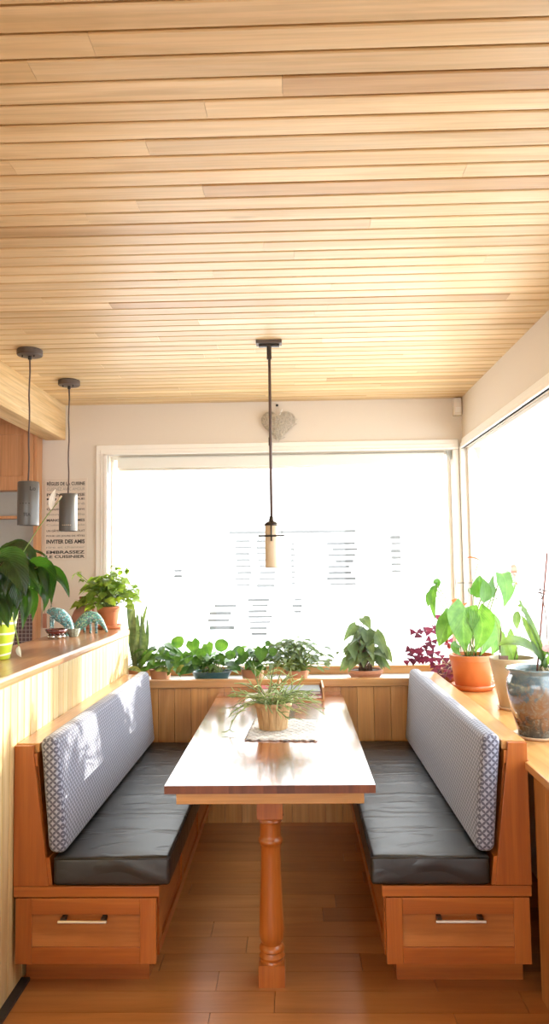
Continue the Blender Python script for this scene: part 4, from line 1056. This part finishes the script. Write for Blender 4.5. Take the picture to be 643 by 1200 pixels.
for (p, q, r_, w, Y, sh, up) in AL:
    p, q, r_ = at(p[0], p[1], Y), at(q[0], q[1], Y - .03), at(r_[0], r_[1], Y - .02)
    s0 = b_ + Vector((random.uniform(-.04, .04), random.uniform(-.04, .04), 0)); st.tube(bez(s0, (s0 + p) / 2 + Vector((0, .02, .05)), p, 7), .0032, 6)
    fo.leaf(p, q, r_, w, sh, .18, up=up, n=9, wave=.015)
fo.build('foliage', 'anth', o, smooth=True)
for (p, q) in (((553, 682), (560, 660)), ((590, 690), (600, 682)), ((575, 704), (586, 700))): st.tube([at(p[0], p[1], 4.25), at(q[0], q[1], 4.2)], .002, 5)
st.build('stems', 'stem', o, smooth=True)
m = MB(); m.leaf(at(546, 654, 4.22), at(555, 653, 4.2), at(564, 658, 4.2), .035, 'lance', .3, up=(0, -.3, 1)); m.build('flower', 'redspathe', o, smooth=True)
m = MB(); m.leaf(at(530, 706, 4.15), at(538, 704, 4.1), at(534, 718, 4.12), .05, 'heart', .2, up=(0, -1, .4)); m.build('flower', 'redspathe', o, smooth=True)
m = MB(); m.leaf(at(603, 661, 4.18), at(598, 668, 4.16), at(604, 678, 4.17), .05, 'lance', .4, up=(.4, -1, .2)); m.build('flower', 'redspathe', o, smooth=True)
m = MB(); m.leaf(at(597, 672, 4.18), at(598, 682, 4.16), at(607, 685, 4.17), .055, 'heart', .4, up=(-.3, -1, .2)); m.build('flower', 'redspathe', o, smooth=True)
m = MB(); m.leaf(at(532, 720, 4.13), at(535, 712, 4.1), at(548, 706, 4.12), .03, 'lance', .2, up=(0, -1, .4)); m.build('flower', 'redspathe', o, smooth=True)
m = MB()
for (p, q) in (((533, 674), (540, 765)), ((549, 672), (552, 765)), ((583, 683), (576, 765)), ((534, 683), (587, 683))): m.tube([at(p[0], p[1], 4.26), at(q[0], q[1], 4.24)], .0022, 6)
m.build('trellis', 'wire', o, smooth=True)

c = Vector((at(601, 836, 3.66).x, 3.64, SZ))
o = empty('tan_orchid_pot', c, 'tan glazed pot with a small orchid and brown label between the two larger pots', 'plant')
saucer(o, c, .078, 'saucer', .012); pc = c + Vector((0, 0, .0065)); pot(o, pc, .066, .108, .235, 'tan', lip=.004, liph=.02)
fo, st = MB(), MB(); b_ = pc + Vector((0, 0, .215))
for (p, q, r_, w, Y) in (((603, 780), (588, 770), (585, 733), .045, 3.62), ((600, 780), (612, 776), (625, 783), .04, 3.6), ((600, 780), (592, 770), (579, 722), .02, 3.66), ((604, 780), (598, 765), (598, 735), .05, 3.7)):
    fo.leaf(at(*p, Y), at(*q, Y - .02), at(*r_, Y), w, 'strap', .3, up=(-.3, -1, .4), n=9)
fo.build('foliage', 'orch', o, smooth=True)
m = MB(); m.tube([at(584, 780, 3.6), at(588, 726, 3.62)], .0022, 6); m.tube([at(600, 782, 3.62), at(621, 700, 3.66)], .002, 6); m.build('stake', 'stake', o, smooth=True)
m = MB(); a_ = at(590, 776, 3.575); m.box(a_.x - .019, a_.x + .021, 3.572, 3.576, a_.z - .018, a_.z + .03); m.tube([(a_.x, 3.576, a_.z), (a_.x, 3.58, pc.z + .20)], .002, 5); m.build('plant_label', 'tag', o)

c = Vector((.962, 3.06, SZ))
o = empty('glazed_orchid_pot', c, 'large blue and brown glazed pot with a long leaved orchid on the window shelf', 'plant')
saucer(o, c, .095, 'saucer', .012); pc = c + Vector((0, 0, .0065))
m = MB(); m.lathe([(0, 0), (.068, 0), (.074, .006), (.085, .05), (.10, .11), (.111, .165), (.114, .20), (.110, .225), (.102, .24), (.101, .248), (.112, .258), (.115, .264), (.112, .268), (.098, .262), (.092, .245), (.090, .215), (0, .215)], pc, 48, close=False); m.build('pot', 'glaze', o, smooth=True)
m = MB(); m.lathe([(0, .226), (.05, .224), (.0915, .22)], pc, 24, close=False); m.build('soil', 'soil', o)
fo, st = MB(), MB(); b_ = at(637, 779, 3.05)
for (p, q, r_, w, up) in (((637, 777), (612, 742), (583, 757), .062, (-.2, -.7, 1)), ((636, 775), (628, 750), (610, 720), .03, (-.5, -1, .3)), ((637, 775), (633, 752), (606, 700), .028, (.4, -1, .2)), ((636, 770), (640, 755), (650, 775), .03, (0, -1, .5)), ((640, 778), (660, 755), (690, 772), .06, (.2, -.7, 1)), ((636, 776), (630, 768), (622, 750), .02, (0, -1, .3))):
    fo.leaf(at(*p, 3.05), at(*q, 3.0), at(*r_, 3.02), w, 'strap', .35, up=up, n=11)
fo.leaf(at(607, 716, 3.04), at(603, 725, 3.02), at(606, 738, 3.03), .034, 'lance', .2, up=(0, -1, .1)); fo.leaf(at(611, 712, 3.04), at(614, 714, 3.02), at(617, 722, 3.03), .022, 'lance', .2, up=(0, -1, .1)); fo.leaf(at(606, 709, 3.04), at(612, 712, 3.02), at(609, 702, 3.03), .014, 'lance', .2, up=(0, -1, .1))
m = MB(); m.tube([b_ + Vector((0, 0, -.01)), b_ + Vector((0, 0, .03))], [.014, .010], 10); fo.add([v for v in m.v], m.f)
fo.build('foliage', 'orch', o, smooth=True)
random.seed(6)
for i in range(9): st.tube(bez(b_, b_ + Vector((random.uniform(-.03, .03), random.uniform(-.03, .03), -.01)), Vector((b_.x + random.uniform(-.04, .04), 3.05 + random.uniform(-.04, .04), pc.z + .222)), 6), .004, 6)
st.build('roots', 'root', o, smooth=True)
m = MB(); m.tube([Vector((at(628, 790, 3.06).x, 3.06, pc.z + .22)), at(641, 648, 3.06)], .0038, 8); m.build('stake', 'redstake', o, smooth=True)
m = MB(); m.tube(bez(b_, at(646, 730, 3.05), at(632, 690, 3.05), 8), .0022, 6); m.tube(bez(at(632, 690, 3.05), at(640, 694, 3.05), at(652, 694, 3.05), 5), .0025, 6); m.tube([at(630, 694, 3.04), at(638, 696, 3.04), at(634, 702, 3.04)], .003, 6); m.build('flower_stem', 'stake', o, smooth=True)
m = MB(); e = at(643, 756, 3.02)
for k in range(5):
    az = k * 2 * PI / 5; d = Vector((math.cos(az), -.15, math.sin(az))); m.leaf(e, e + d * .018 + Vector((0, -.008, 0)), e + d * .034, .03, 'round', .1, up=(0, -1, 0))
m.build('flower', 'pink', o, smooth=True)

# ------------------------------------------------------------------ outdoors
m = MB(); m.add([(-60, -60, -.8), (60, -60, -.8), (60, 90, -.8), (-60, 90, -.8)], [(0, 1, 2, 3)]); struct(m.build('ground', 'snow'))
HY = 17.0
h = empty('neighbour_house', (-2, HY, -.8), 'white house with grey louvred windows across the street, washed out by daylight', 'house')
m = MB(); m.box(-9, 7.2, HY, HY + 7, -.8, 4.4); m.build('wall', 'siding', h)
m = MB(); m.prism([(-9.5, 4.4), (7.7, 4.4), (6.2, 6.0), (-8, 6.0)], lambda p, q: Vector((p[0], q, p[1])), HY - .5, HY + 7.5); m.build('roof', 'roofm', h)
random.seed(12)
def louvre(x0, x1, y0, y1, n, mat, jit=0, name='window_louvre'):
    a, b = at(x0, y0, HY - .04), at(x1, y1, HY - .04); m = MB(); H_ = (a.z - b.z) / n
    for k in range(n):
        z = a.z - H_ * k; u0 = a.x + random.uniform(0, jit) * (b.x - a.x); u1 = b.x - random.uniform(0, jit) * (b.x - a.x)
        m.box(u0, u1, HY - .06, HY, z - H_ * random.uniform(.25, .45), z)
    m.build(name, mat, h)
louvre(275, 295, 633, 692, 8, 'slat2', .15); louvre(300, 325, 633, 692, 8, 'slat2', .2); louvre(340, 346, 636, 689, 8, 'slat2', .1)
louvre(382, 420, 636, 690, 8, 'slat', .3); louvre(457, 471, 628, 676, 6, 'slat2', .1); louvre(204, 213, 668, 680, 2, 'slat')
louvre(242, 280, 709, 742, 4, 'slat', .35); louvre(284, 323, 702, 748, 7, 'slat', .3); louvre(340, 356, 702, 722, 3, 'slat', .4); louvre(268, 418, 623, 628, 1, 'slat2', .02, 'gutter')

# ------------------------------------------------------------------ light
w = bpy.data.worlds.new('overcast sky'); sc.world = w; w.use_nodes = True
bg = w.node_tree.nodes['Background']; bg.inputs[0].default_value = (.93, .97, 1, 1); bg.inputs[1].default_value = 6.4
sd = bpy.data.lights.new('sun', 'SUN'); sd.energy = 11.0; sd.angle = math.radians(.8); sd.color = (1, .92, .78)
so = bpy.data.objects.new('sun', sd); C.objects.link(so)
so.rotation_euler = Vector((-1, -.75, -.235)).to_track_quat('-Z', 'Y').to_euler(); so.location = (8, 10, 5)

vs_ = sc.view_settings; vs_.view_transform = 'Standard'; vs_.look = 'None'; vs_.gamma = 1; vs_.use_curve_mapping = False; vs_.exposure = 0
sc.cycles.max_bounces = 10; sc.cycles.diffuse_bounces = 6; sc.cycles.glossy_bounces = 4; sc.cycles.transparent_max_bounces = 16
sc.cycles.caustics_reflective = False; sc.cycles.caustics_refractive = False; sc.cycles.use_denoising = True; sc.cycles.sample_clamp_indirect = 6
for o in bpy.data.objects:
    if '_w' in o: del o['_w']
